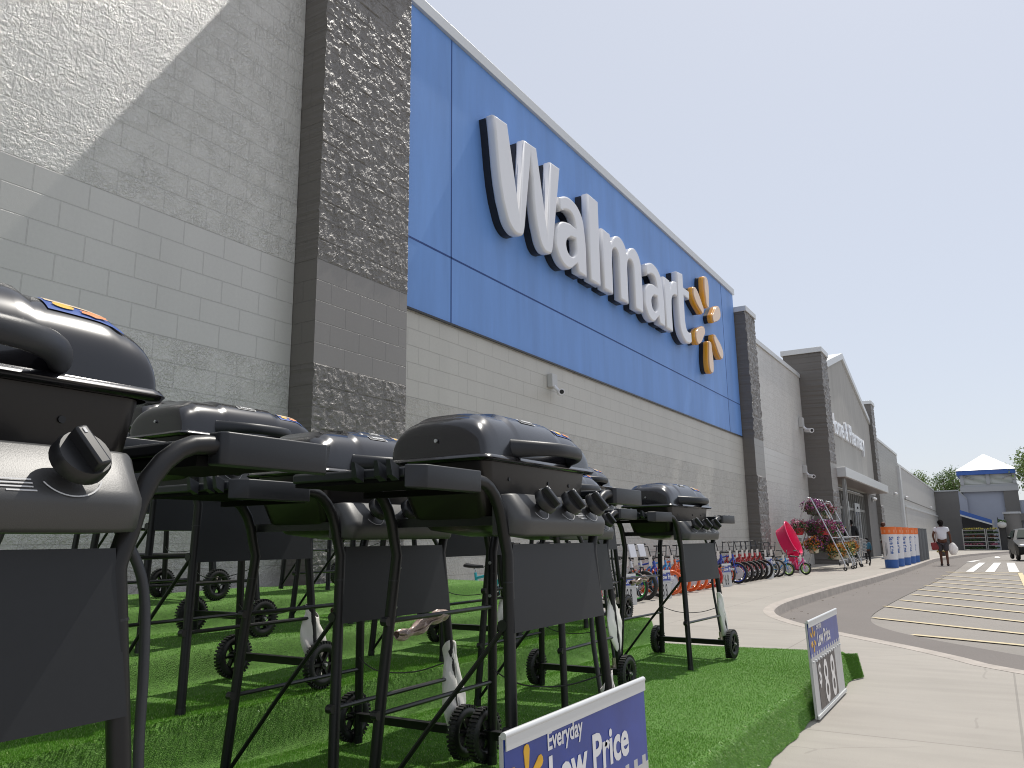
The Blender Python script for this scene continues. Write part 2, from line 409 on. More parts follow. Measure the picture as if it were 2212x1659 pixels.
# painted markings
lines = [((-1.63, 12.62), (.155, 11.27)), ((-1.72, 14.75), (.192, 12.80)), ((-1.615, 16.25), (.23, 14.32)), ((-1.571, 17.90), (.269, 15.80)), ((-1.567, 19.52), (.306, 17.28)),
         ((-1.558, 21.2), (.344, 18.74)), ((-1.502, 22.7), (.39, 20.5)), ((-1.505, 24.5), (.389, 22.1)), ((-1.493, 26.6), (.405, 23.9)), ((-1.45, 28.9), (.42, 26.9)), ((-.97, 10.666), (.122, 10.125))]
mb = MB()
for (a, c) in lines:
    a = np.array(a); c = np.array(c); d = (c - a) / np.hypot(*(c - a))
    fac = 1.0 if c[0] > .3 else 2.2
    c2 = a + (c - a) * (1.0 if fac == 1 else 1.0); end = a + d * (2.1 / abs(d[0])) if c[0] > .1 else c
    if c[1] > 15: end = a + (c - a) * ((.44 - a[0]) / (c[0] - a[0]))
    else: end = a + (c - a) * ((1.6 - a[0]) / (c[0] - a[0]))
    nn = np.array([-d[1], d[0]]) * .048
    mb.add([(*(a - nn), -.137), (*(end - nn), -.137), (*(end + nn), -.137), (*(a + nn), -.137)], [(0, 1, 2, 3)])
mb.add([(.40, 20.0, -.133), (.52, 20.0, -.133), (.56, 29.0, -.133), (.44, 29.0, -.133)], [(0, 1, 2, 3)])
mb.add([(-1.5, 29.05, -.133), (.56, 29.0, -.133), (.56, 28.86, -.133), (-1.5, 28.92, -.133)], [(0, 1, 2, 3)])
o = mb.build('yellow_road_marking', M['yline']); o['kind'] = 'structure'
mb = MB()
for (x0, x1) in ((-.95, -.72), (-.42, -.16), (.22, .5), (.95, 1.2), (1.7, 1.95)):
    sh = .28 if x0 < 0 else .04
    mb.add([(x0, 29.3, -.136), (x1, 29.3, -.136), (x1 + sh * .8, 39.0, -.136), (x0 + sh * .8, 39.0, -.136)], [(0, 1, 2, 3)])
mb.add([(-1.25, 39.5, -.136), (-1.0, 39.5, -.136), (-.75, 44.5, -.136 + G(44.5)), (-1.0, 44.5, -.136 + G(44.5))], [(0, 1, 2, 3)])
mb.add([(-.2, 52, -.136 + G(52)), (.1, 52, -.136 + G(52)), (.0, 60, -.136 + G(60)), (-.2, 60, -.136 + G(60))], [(0, 1, 2, 3)])
o = mb.build('crosswalk_marking', M['wline']); o['kind'] = 'structure'

# ---------------------------------------------------------------- store building
WX = -5.95
bld = empty('store_building', (0, 0, 0), 0, 'long grey block store with blue sign panel and dark rough pillars', 'store building')
bnoise = rng.normal(size=(64, 64, 64)).astype('f')
def vnoise(P, s):
    Q = P * s; i = np.floor(Q).astype(int); f = Q - i; f = f * f * (3 - 2 * f); r = 0
    for dx in (0, 1):
        for dy in (0, 1):
            for dz in (0, 1):
                wgt = (f[:, 0] if dx else 1 - f[:, 0]) * (f[:, 1] if dy else 1 - f[:, 1]) * (f[:, 2] if dz else 1 - f[:, 2])
                r = r + wgt * bnoise[(i[:, 0] + dx) % 64, (i[:, 1] + dy) % 64, (i[:, 2] + dz) % 64]
    return r
def rough_pillar(name, x0, x1, y0, y1, z1, step=.03, amp=.009):
    """pillar with a really uneven split-face front (+X) and smooth sides"""
    ny = max(2, int((y1 - y0) / step)); nz = int(z1 / step)
    Y, Z = np.meshgrid(np.linspace(y0, y1, ny + 1), np.linspace(0, z1, nz + 1), indexing='ij')
    P = np.stack([np.full(Y.size, x1), Y.ravel(), Z.ravel()], 1)
    d = (vnoise(P, 11) * .4 + vnoise(P + 7, 27) * .45 + vnoise(P + 3, 60) * .35)
    zz = P[:, 2]; rough = ~((zz > 2.75) & (zz < 3.835))
    rowf = np.abs(((zz - BZ) / CO + 100) % 1 - .5) * 2      # 1 at mortar joints
    bul = np.where(rowf > .93, .0, 1.0)
    P[:, 0] += np.where(rough, amp * (d * bul + .5 * bul), 0)
    ed = (np.isclose(P[:, 1], y0) | np.isclose(P[:, 1], y1))
    P[:, 1] += np.where(ed & rough, (np.where(np.isclose(P[:, 1], y0), 1, -1) * amp * .7 * d), 0)
    mb = MB(); fs = []
    for i in range(ny):
        a = i * (nz + 1)
        fs += [(a + j, a + nz + 1 + j, a + nz + 2 + j, a + j + 1) for j in range(nz)]
    mb.add(P, fs); nfront = len(fs)
    # sides share the uneven edge
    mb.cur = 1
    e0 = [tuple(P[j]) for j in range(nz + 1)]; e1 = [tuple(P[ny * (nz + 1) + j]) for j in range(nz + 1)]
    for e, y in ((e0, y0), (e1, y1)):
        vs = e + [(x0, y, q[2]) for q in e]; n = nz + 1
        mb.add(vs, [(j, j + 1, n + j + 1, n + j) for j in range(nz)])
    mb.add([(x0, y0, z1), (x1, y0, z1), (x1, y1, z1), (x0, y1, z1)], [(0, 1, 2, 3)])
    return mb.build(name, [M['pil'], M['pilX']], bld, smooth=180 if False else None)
def coping(x0, x1, y0, y1, z, h=.13, lip=.05, parent=None, name='coping'):
    return MB().box(x0 - lip, x1 + lip, y0 - lip, y1 + lip, z, z + h).build(name, M['coping'], parent, bevel=.008)
p = rough_pillar('pillar', -6.5, -5.56, 5.43, 6.87, 7.78, .016); coping(-6.5, -5.56, 5.43, 6.87, 7.782, parent=p)
p = rough_pillar('pillar', -6.5, -5.62, 22.72, 23.8, 7.6, .05, .024); coping(-6.5, -5.62, 22.72, 23.8, 7.602, .16, parent=p)
p = rough_pillar('pillar', -6.5, -5.08, 31.81, 33.15, 8.12, .06, .03); coping(-6.5, -5.08, 31.81, 33.15, 8.122, .2, .07, parent=p)
p = rough_pillar('pillar', -6.5, -5.5, 50.26, 51.6, 8.72, .08, .03); coping(-6.5, -5.5, 50.26, 51.6, 8.722, .2, .07, parent=p)
def wall(x, y0, y1, z1, m='wall', th=.3, cop=True, z0=-.3):
    o = MB().box(x - th, x, y0, y1, z0, z1).build('wall', M[m], bld)
    if cop: MB().box(x - th - .04, x + .05, y0 + .003, y1 - .003, z1 + .002, z1 + .17).build('coping', M['coping'], o, bevel=.006)
    return o
wall(-5.88, -16, 5.425, 7.3)
wall(WX, 6.875, 22.715, 3.868, 'wallm', cop=False)
wall(WX, 23.805, 31.805, 7.16)
wall(WX, 51.605, 68, 7.15, 'wall3')
wall(-5.97, 68.005, 111, 6.43, 'wall4')
MB().box(-5.965, -5.86, 70.2, 110.9, -1.2, 3.25).build('wall', M['wall'], bld)
MB().box(-5.963, -5.80, 70.1, 110.95, 3.253, 3.42).build('ledge', M['coping'], bld)
MB().box(-5.965, -5.78, 67.2, 68.2, -.5, 6.3).build('corner_strip', M['coping'], bld)
MB().box(-5.963, -5.93, 68.3, 110.9, 3.9, 3.96).build('trim_strip', M['darkwall'], bld)
# blue sign panel
bp_ = MB().box(-6.3, -5.932, 6.875, 22.66, 3.872, 8.13).build('facade_panel', M['blue'], bld)
MB().box(-6.34, -5.88, 6.88, 22.70, 8.132, 8.31).build('coping', M['coping'], bp_, bevel=.006)
MB().box(-5.931, -5.905, 6.88, 22.66, 3.845, 3.871).build('trim_strip', M['plasticd'], bp_)
jt = MB()
for (a, c_, e, f_) in ((8.255, 8.275, 3.88, 8.12), (21.43, 21.45, 3.88, 8.12), (6.88, 22.65, 4.79, 4.815)): jt.box(-5.9325, -5.9285, a, c_, e, f_)
jt.build('panel_joint', M['joint'], bp_)
# gable over entrance
def fx(x0): return lambda a, b_, d: (d, a, b_)
gw = MB().ext([(33.16, 3.3), (50.255, 3.3), (50.255, 7.45), (41.6, 9.78), (33.16, 7.45)], fx(0), -6.1, -5.7).build('gable_wall', M['stucco'], bld)
for sgn, (ya, yb) in enumerate((((33.0, 7.47), (41.6, 9.79)), ((41.6, 9.79), (50.3, 7.47)))):
    mb = MB(); mb.ext([(ya[0], ya[1]), (yb[0], yb[1]), (yb[0], yb[1] + .3), (ya[0], ya[1] + .3)], fx(0), -7.2, -5.6); mb.build('coping', M['coping'], gw)
# entrance glazing
ent = MB().box(-6.6, -6.3, 33.16, 50.25, -.2, 3.3).build('wall', M['darkwall'], bld)
gl = MB().box(-5.99, -5.97, 34.2, 46.6, 0.02, 3.2).build('window', M['glass'], bld)
fr = MB()
for y in [34.2 + i * .62 for i in range(21)]: fr.box(-5.965, -5.90, y - .04, y + .04, 0, 3.2)
for z in (.05, 2.32, 3.15): fr.box(-5.96, -5.905, 34.2, 46.6, z - .05, z + .07)
fr.build('frame', M['alu'], gl)
for y in (39.2, 42.6):
    d = MB().box(-5.90, -5.86, y, y + 1.5, .03, 2.2).build('entrance_door', M['glass'], bld)
    f = MB()
    for yy in (y, y + .75, y + 1.5): f.box(-5.90, -5.83, yy - .05, yy + .05, .02, 2.22)
    f.box(-5.9, -5.83, y - .05, y + 1.55, 2.22, 2.65); f.build('frame', M['gmetal'], d)
    MB().cyl((-5.828, y + .75, 2.42), (-5.79, y + .75, 2.42), .06).build('door_sensor', M['blk'], d)
MB().box(-6.1, -5.72, 46.7, 50.25, -.2, 3.29).build('wall', M['darkwall'], bld)
cn = MB().box(-5.698, -4.75, 33.2, 47.6, 3.32, 3.70).build('canopy', M['coping'], bld, bevel=.01)
MB().box(-5.69, -4.80, 33.25, 47.55, 3.29, 3.318).build('soffit', mat('soffit_metal', (.22, .17, .15), .35, metal=.4), cn)
MB().box(-5.0, -4.9, 33.6, 33.72, 0, 3.29).build('canopy_post', M['alu'], cn)
MB().box(-5.0, -4.9, 33.9, 34.02, 0, 3.29).build('canopy_post', M['alu'], cn)

# ---------------------------------------------------------------- lettering
def curve_mesh(name, splines, extrude, bevel, fn, m, parent, offset=0.0, res=6):
    cu = bpy.data.curves.new(name, 'CURVE'); cu.dimensions = '2D'; cu.fill_mode = 'BOTH'; cu.extrude = extrude; cu.bevel_depth = bevel; cu.bevel_resolution = 1; cu.resolution_u = res; cu.offset = offset
    for spl in splines:
        s = cu.splines.new('BEZIER'); s.bezier_points.add(len(spl) - 1); s.use_cyclic_u = True
        for q, (k, x, y) in zip(s.bezier_points, spl):
            q.co = (x, y, 0); ht = 'VECTOR' if k == 'c' else 'AUTO'; q.handle_left_type = ht; q.handle_right_type = ht
    ob = bpy.data.objects.new(name, cu); col.objects.link(ob)
    return _finish(ob, cu, name, fn, m, parent)
def _finish(ob, cu, name, fn, m, parent):
    dg = bpy.context.evaluated_depsgraph_get(); dg.update()
    me = bpy.data.meshes.new_from_object(ob.evaluated_get(dg)); bpy.data.objects.remove(ob); bpy.data.curves.remove(cu)
    for v in me.vertices: v.co = fn(v.co.x, v.co.y, v.co.z)
    me.materials.clear(); me.materials.append(m)
    o = bpy.data.objects.new(name, me); col.objects.link(o); o.parent = parent
    me.name = name
    import bmesh
    bm = bmesh.new(); bm.from_mesh(me); bmesh.ops.recalc_face_normals(bm, faces=bm.faces); bm.to_mesh(me); bm.free()
    return o
def text_mesh(name, body, size, fn, m, parent, offset=0.0, ext=0.0, sx=1.0, align='LEFT', spacing=1.0):
    cu = bpy.data.curves.new(name, 'FONT'); cu.body = body; cu.size = size; cu.offset = offset; cu.extrude = ext; cu.align_x = align; cu.resolution_u = 3
    cu.space_character = spacing
    ob = bpy.data.objects.new(name, cu); col.objects.link(ob)
    return _finish(ob, cu, name, (lambda x, y, z: fn(x * sx, y, z)), m, parent)

A_OUT = [('c', .15, 1.17), ('s', .56, 1.31), ('s', 1.02, 1.16), ('s', 1.16, .78), ('c', 1.19, 0), ('c', .83, 0), ('c', .79, .13), ('s', .43, -.05), ('s', .06, .14), ('s', 0, .40), ('s', .16, .70), ('s', .50, .83), ('c', .75, .83), ('s', .67, .98), ('s', .48, 1.01), ('c', .19, .89)]
A_IN = [('c', .74, .58), ('s', .53, .53), ('s', .42, .38), ('s', .54, .25), ('s', .74, .36)]
LET = {
 'W': (8.93, 5.53, [[('c', 0, 1.69), ('c', .43, 1.73), ('c', .745, .45), ('c', .90, 1.69), ('c', 1.33, 1.73), ('c', 1.635, .45), ('c', 1.77, 1.69), ('c', 2.15, 1.72), ('c', 1.84, .20), ('s', 1.78, .05), ('s', 1.66, 0), ('s', 1.50, .01), ('s', 1.34, .18), ('c', 1.12, 1.34), ('c', .92, .20), ('s', .86, .05), ('s', .74, .0), ('s', .56, .01), ('s', .36, .18)]]),
 'a': (10.83, 5.53, [A_OUT, A_IN]),
 'l': (12.13, 5.53, [[('c', 0, 0), ('c', .47, 0), ('c', .47, 1.69), ('c', 0, 1.69)]]),
 'm': (12.71, 5.53, [[('c', 0, 0), ('c', 0, 1.22), ('c', .38, 1.22), ('c', .42, 1.08), ('s', .62, 1.26), ('s', .86, 1.32), ('s', 1.10, 1.22), ('c', 1.19, 1.09), ('s', 1.40, 1.27), ('s', 1.62, 1.32), ('s', 1.88, 1.16), ('s', 1.95, .8), ('c', 1.95, 0), ('c', 1.50, 0), ('c', 1.50, .76), ('s', 1.46, .92), ('s', 1.35, .97), ('s', 1.23, .9), ('c', 1.19, .75), ('c', 1.19, 0), ('c', .75, 0), ('c', .75, .76), ('s', .71, .92), ('s', .62, .97), ('s', .49, .9), ('c', .45, .74), ('c', .45, 0)]]),
 'a2': (14.74, 5.53, [A_OUT, A_IN]),
 'r': (15.97, 5.53, [[('c', 0, 0), ('c', 0, 1.22), ('c', .37, 1.22), ('c', .41, 1.05), ('s', .60, 1.26), ('c', .88, 1.34), ('c', .86, .93), ('s', .66, .92), ('s', .49, .80), ('s', .45, .60), ('c', .45, 0)]]),
 't': (16.86, 5.53, [[('c', 0, 1.60), ('c', .44, 1.66), ('c', .44, 1.33), ('c', .86, 1.33), ('c', .84, 1.09), ('c', .44, 1.09), ('c', .44, .50), ('s', .51, .33), ('s', .66, .28), ('c', .84, .31), ('c', .86, .04), ('s', .66, -.04), ('s', .32, -.02), ('s', .07, .18), ('s', 0, .5)]]),
}
sign = empty('store_sign', (-5.93, 8.9, 5.5), 0, 'big raised white lettering with amber rays on the blue panel', 'store sign')
def rel(fn): return lambda x, y, z: tuple(np.array(fn(x, y, z)) - np.array([-5.93, 8.9, 5.5]))
for kx, (y0, z0, spl) in LET.items():
    face = curve_mesh('letter', spl, .045, .035, rel(lambda x, y, z, a=y0, c_=z0: (-5.735 + z, a + x, c_ + y)), M['white'], sign, offset=-.050)
    curve_mesh('letter_side', spl, .058, 0, rel(lambda x, y, z, a=y0, c_=z0: (-5.873 + z, a + x, c_ + y)), M['blk'], face, offset=-.026)
for k in range(6):
    a = math.radians(90 + 60 * k); C0 = (19.2, 6.38)
    def ry(u, v): return (C0[0] + u * math.cos(a) - v * math.sin(a), C0[1] + u * math.sin(a) + v * math.cos(a))
    shp = [('s', .47, -.09), ('s', .44, 0), ('s', .47, .09), ('s', .62, .135), ('s', 1.12, .185), ('s', 1.25, .12), ('s', 1.29, 0), ('s', 1.25, -.12), ('s', 1.12, -.185), ('s', .62, -.135)]
    spl = [[('s',) + ry(u, v) for _, u, v in shp]]
    f = curve_mesh('sun_ray', spl, .045, .02, rel(lambda x, y, z: (-5.765 + z, x, y)), M['amber'], sign, offset=-.02)
    curve_mesh('ray_face', spl, .012, .012, rel(lambda x, y, z: (-5.69 + z, x, y)), M['amberface'], f, offset=-.03)
    curve_mesh('ray_side', spl, .055, 0, rel(lambda x, y, z: (-5.875 + z, x, y)), M['blk'], f, offset=-.01)
hp = text_mesh('entrance_sign', 'Home & Pharmacy', 1.28, lambda x, y, z: (-5.64 + z, 36.2 + x, 5.55 + y), M['white'], None, offset=.018, ext=.05, sx=1.0)
yy = [v.co.y for v in hp.data.vertices]; y0_, y1_ = min(yy), max(yy)
for v in hp.data.vertices: v.co.y = 36.35 + (v.co.y - y0_) / (y1_ - y0_) * (46.55 - 36.35)
tag(hp, 'small white wall lettering above the entrance canopy', 'sign')

# cameras / wall lamps
def cctv(loc, label, s=1):
    r = empty('security_camera', loc, 0, label, 'security camera', 'cameras on the store wall')
    MB().box(.0, .10 * s, -.09 * s, .09 * s, .02, .24 * s).build('mount_box', M['sgrey'], r, bevel=.01)
    mb = MB(); mb.tube([(.08 * s, 0, .04), (.16 * s, .03 * s, -.06 * s)], .03 * s, 10); mb.build('arm', M['white'], r, smooth=40)
    mb = MB(); mb.cyl((.12 * s, .12 * s, -.05 * s), (.30 * s, -.16 * s, -.10 * s), .055 * s); h = mb.build('housing', M['white'], r, smooth=40)
    MB().cyl((.295 * s, -.15 * s, -.099 * s), (.302 * s, -.163 * s, -.102 * s), .035 * s).build('lens', M['blk'], h)
cctv((-5.948, 11.05, 3.42), 'white security camera with box mount just under the blue panel')
cctv((-5.948, 31.1, 5.1), 'white security camera high on the wall left of the wide dark pillar', 1.6)
cctv((-5.948, 31.1, 3.35), 'small white camera lower on the wall left of the wide dark pillar', 1.3)
for (x, y, z, lb) in ((-5.7, 48.4, 3.05, 'oval wall lamp under the entrance canopy end'), (-5.95, 63.0, 4.0, 'small wall lamp on the grey wall before the pale section'), (-5.97, 71.5, 4.1, 'first small wall lamp on the pale far wall'), (-5.97, 100, 4.1, 'last small wall lamp on the pale far wall, near its dark end')):
    r = empty('wall_lamp', (x, y, z), 0, lb, 'wall lamp', 'lamps on the store wall')
    MB().box(0, .06, -.12, .12, -.12, .12).build('mount_box', M['gmetal'], r)
    MB().ball((.14, 0, 0), .12, .22, .09).build('lamp_head', M['white'], r, smooth=60)

# ---------------------------------------------------------------- display platform with artificial turf
def turf_z(X, Y):
    X = np.asarray(X, float); Y = np.asarray(Y, float)
    base = .208 - .0055 * Y
    def ss(a, b, t): t = np.clip((t - a) / (b - a), 0, 1); return t * t * (3 - 2 * t)
    wob = .02 * np.sin(Y * 2.1) + .012 * np.sin(Y * 5.3 + 1)
    l2 = ss(0, .05, -(X + 2.48) + wob) * (1 - ss(6.38, 6.50, Y))
    l3 = ss(0, .05, -(X + 3.16) + wob) * (1 - ss(6.38, 6.50, Y)); l4 = ss(0, .05, -(X + 4.08) + wob) * (1 - ss(6.38, 6.50, Y))
    z = base + .19 * l2 + .135 * l3 + .14 * l4
    und = .006 * np.sin(X * 3.1 + Y * 1.7) + .005 * np.sin(Y * 4.7 - X * 2.2)
    return z + und
def turf_pt(X, Y):
    """front edge drapes to the sidewalk"""
    return turf_z(X, Y)
plat = empty('display_platform', (-1.0, 3.2, 0), 0, 'stepped display platform covered in green artificial turf under the grills', 'display platform')
X0, X1, Y0, Y1 = -5.35, -1.05, -3.0, 6.33
def turf_verts(nx, ny):
    xs = np.concatenate([np.linspace(X0, -4.22, 14), np.linspace(-4.18, -4.02, 10), np.linspace(-3.98, -3.28, 10), np.linspace(-3.26, -3.08, 12), np.linspace(-3.04, -2.68, 8), np.linspace(-2.66, -2.42, 15), np.linspace(-2.38, X1, 46)])
    ys = np.concatenate([np.linspace(Y0, 6.2, 170), np.linspace(6.22, Y1, 5)])
    return xs, ys
xs, ys = turf_verts(0, 0)
XX, YY = np.meshgrid(xs, ys, indexing='ij'); ZZ = turf_z(XX, YY)
V = [(a, b_, c_) for a, b_, c_ in zip(XX.ravel(), YY.ravel(), ZZ.ravel())]
nx, ny = XX.shape; F = [(i * ny + j, (i + 1) * ny + j, (i + 1) * ny + j + 1, i * ny + j + 1) for i in range(nx - 1) for j in range(ny - 1)]
def skirt(edge, out):
    """edge: list of idx ; out: fn(i,t)->offset"""
    pass
mb = MB(); mb.add(V, F)
# front skirt (+X) rounded then down, with ripples
def front_skirt(t, yv, ztop):
    r = .03; rip = .006 * math.sin(yv * 9.0) * t + .004 * math.sin(yv * 23 + 2) * t
    if t < .3:
        a = t / .3 * PI / 2; return (X1 + r * math.sin(a) + rip * .3, ztop - r * (1 - math.cos(a)))
    u = (t - .3) / .7; return (X1 + r + .035 * u + rip * u, (ztop - r) * (1 - u) + .004 * u)
NS = 14
rows = []
for j, yv in enumerate(ys):
    zt = float(ZZ[-1, j]); rows.append([(front_skirt(s / NS, yv, zt)[0], yv, front_skirt(s / NS, yv, zt)[1]) for s in range(NS + 1)])
n = NS + 1
mb.add([q for r in rows for q in r], [(i * n + j, (i + 1) * n + j, (i + 1) * n + j + 1, i * n + j + 1) for i in range(len(rows) - 1) for j in range(NS)])
# far skirt (+Y)
rows = []
for i, xv in enumerate(xs):
    zt = float(ZZ[i, -1]); rows.append([(xv + .02 * math.sin(xv * 11) * s / NS, Y1 + front_skirt(s / NS, xv * 1.3, zt)[0] - X1, front_skirt(s / NS, xv * 1.3, zt)[1]) for s in range(NS + 1)])
mb.add([q for r in rows for q in r], [(i * n + j, (i + 1) * n + j, (i + 1) * n + j + 1, i * n + j + 1) for i in range(len(rows) - 1) for j in range(NS)])
# drooping corner flap
mb.grid(lambda u, v: (X1 + (.09 * math.sin(u * PI / 2) + .03 * v) * 1, Y1 - .12 + u * .2, float(turf_z(X1, 6.2)) * (1 - v) * (1 - .1 * u) + .006), 8, 10)
tm = mat('turf_backing', (.10, .235, .03), .8, noise=.30, nscale=70, bump=.008, bscale=260)
tf = mb.build('turf_carpet', tm, plat, smooth=80); tf.location = (1.0, -3.2, 0)
# blades
def blades(pts, nrm, hgt, wid, name, m):
    n_ = len(pts)
    ang = rng.uniform(0, 2 * PI, n_); lean = rng.normal(0, .5, (n_, 3)); up = nrm + lean * .6; up /= np.linalg.norm(up, axis=1)[:, None]
    side = np.stack([np.cos(ang), np.sin(ang), np.zeros(n_)], 1); side -= up * (side * up).sum(1)[:, None]; side /= np.linalg.norm(side, axis=1)[:, None]
    h_ = hgt * rng.uniform(.6, 1.25, n_)[:, None]; w_ = wid * rng.uniform(.7, 1.3, n_)[:, None]
    a = pts - side * w_ / 2 - up * .003; c_ = pts + side * w_ / 2 - up * .003; t = pts + up * h_ + side * w_ * rng.uniform(-1, 1, n_)[:, None]
    co = np.stack([a, c_, t], 1).reshape(-1, 3).astype('f')
    me = bpy.data.meshes.new(name); me.vertices.add(3 * n_); me.vertices.foreach_set('co', co.ravel())
    me.loops.add(3 * n_); me.loops.foreach_set('vertex_index', np.arange(3 * n_, dtype='i'))
    me.polygons.add(n_); me.polygons.foreach_set('loop_start', np.arange(0, 3 * n_, 3, dtype='i'))
    me.update(); me.materials.append(m); me.validate()
    o = bpy.data.objects.new(name, me); col.objects.link(o); return o
def grass_mat():
    m = bpy.data.materials.new('turf_blade'); m.use_nodes = True; t = m.node_tree; N = t.nodes; L = t.links; b = N['Principled BSDF']
    ge = N.new('ShaderNodeNewGeometry'); cr = N.new('ShaderNodeValToRGB'); L.new(ge.outputs['Random Per Island'], cr.inputs[0])
    b.inputs['Roughness'].default_value = .3
    e = cr.color_ramp.elements; e[0].color = (.08, .22, .015, 1); e[1].color = (.22, .46, .06, 1)
    q = e.new(.93); q.color = (.19, .43, .05, 1); q = e.new(.93); q.color = (.80, .88, .45, 1)  # palest blades: sun sparkle painted into the blade colour
    L.new(cr.outputs[0], b.inputs['Base Color']); b.inputs['Roughness'].default_value = .35; b.inputs['Specular IOR Level'].default_value = .5
    tr = N.new('ShaderNodeBsdfTranslucent'); L.new(cr.outputs[0], tr.inputs[0]); mx = N.new('ShaderNodeMixShader'); mx.inputs[0].default_value = .25
    L.new(b.outputs[0], mx.inputs[1]); L.new(tr.outputs[0], mx.inputs[2]); L.new(mx.outputs[0], N['Material Output'].inputs[0])
    return m
def turf_points(n_, xa, xb, ya, yb):
    X = rng.uniform(xa, xb, n_); Y = rng.uniform(ya, yb, n_); Z = turf_z(X, Y); e = .01
    nx_ = -(turf_z(X + e, Y) - turf_z(X - e, Y)) / (2 * e); ny_ = -(turf_z(X, Y + e) - turf_z(X, Y - e)) / (2 * e)
    nn = np.stack([nx_, ny_, np.ones(n_)], 1); nn /= np.linalg.norm(nn, axis=1)[:, None]
    return np.stack([X, Y, Z], 1), nn
P_, N_ = [], []
for (n_, xa, xb, ya, yb) in ((260000, -2.9, -1.05, .6, 3.4), (150000, -2.9, -1.05, 3.4, 6.33), (60000, -2.64, -2.42, .8, 6.33), (100000, -4.1, -2.5, 1.0, 6.33), (30000, -5.35, -3.9, 1.5, 6.33)):
    a, c_ = turf_points(n_, xa, xb, ya, yb); P_.append(a); N_.append(c_)
# skirts
for n_ in (40000,):
    Y = rng.uniform(.8, Y1, n_); T = rng.uniform(0, 1, n_); zt = turf_z(np.full(n_, X1), Y); r = .03
    rip = .006 * np.sin(Y * 9.0) * T + .004 * np.sin(Y * 23 + 2) * T
    a = T / .3 * PI / 2; u = (T - .3) / .7
    X = np.where(T < .3, X1 + r * np.sin(a) + rip * .3, X1 + r + .035 * u + rip * u); Z = np.where(T < .3, zt - r * (1 - np.cos(a)), (zt - r) * (1 - u) + .004 * u)
    P_.append(np.stack([X, Y, Z], 1)); N_.append(np.stack([np.ones(n_), np.zeros(n_), np.full(n_, -.7)], 1) * 1.0)
    U = rng.uniform(0, 1, 9000); Vv = rng.uniform(0, 1, 9000)
    P_.append(np.stack([X1 + .09 * np.sin(U * PI / 2) + .03 * Vv, Y1 - .12 + U * .2, turf_z(np.full(9000, X1), np.full(9000, 6.2)) * (1 - Vv) * (1 - .1 * U) + .006], 1)); N_.append(np.tile([1, .2, -.1], (9000, 1)).astype(float))
    n2 = 30000; Xs = rng.uniform(-2.9, X1, n2); T = rng.uniform(0, 1, n2); Zt = turf_z(Xs, np.full(n2, Y1 - .02))
    P_.append(np.stack([Xs, Y1 + .03 + .03 * T, Zt * (1 - T)], 1)); N_.append(np.tile([0, 1, -.2], (n2, 1)).astype(float))
bl = blades(np.concatenate(P_), np.concatenate(N_), .0075, .0028, 'turf_pile', grass_mat())
bl.parent = plat; bl.location = (1.0, -3.2, 0); bl['kind'] = 'stuff'

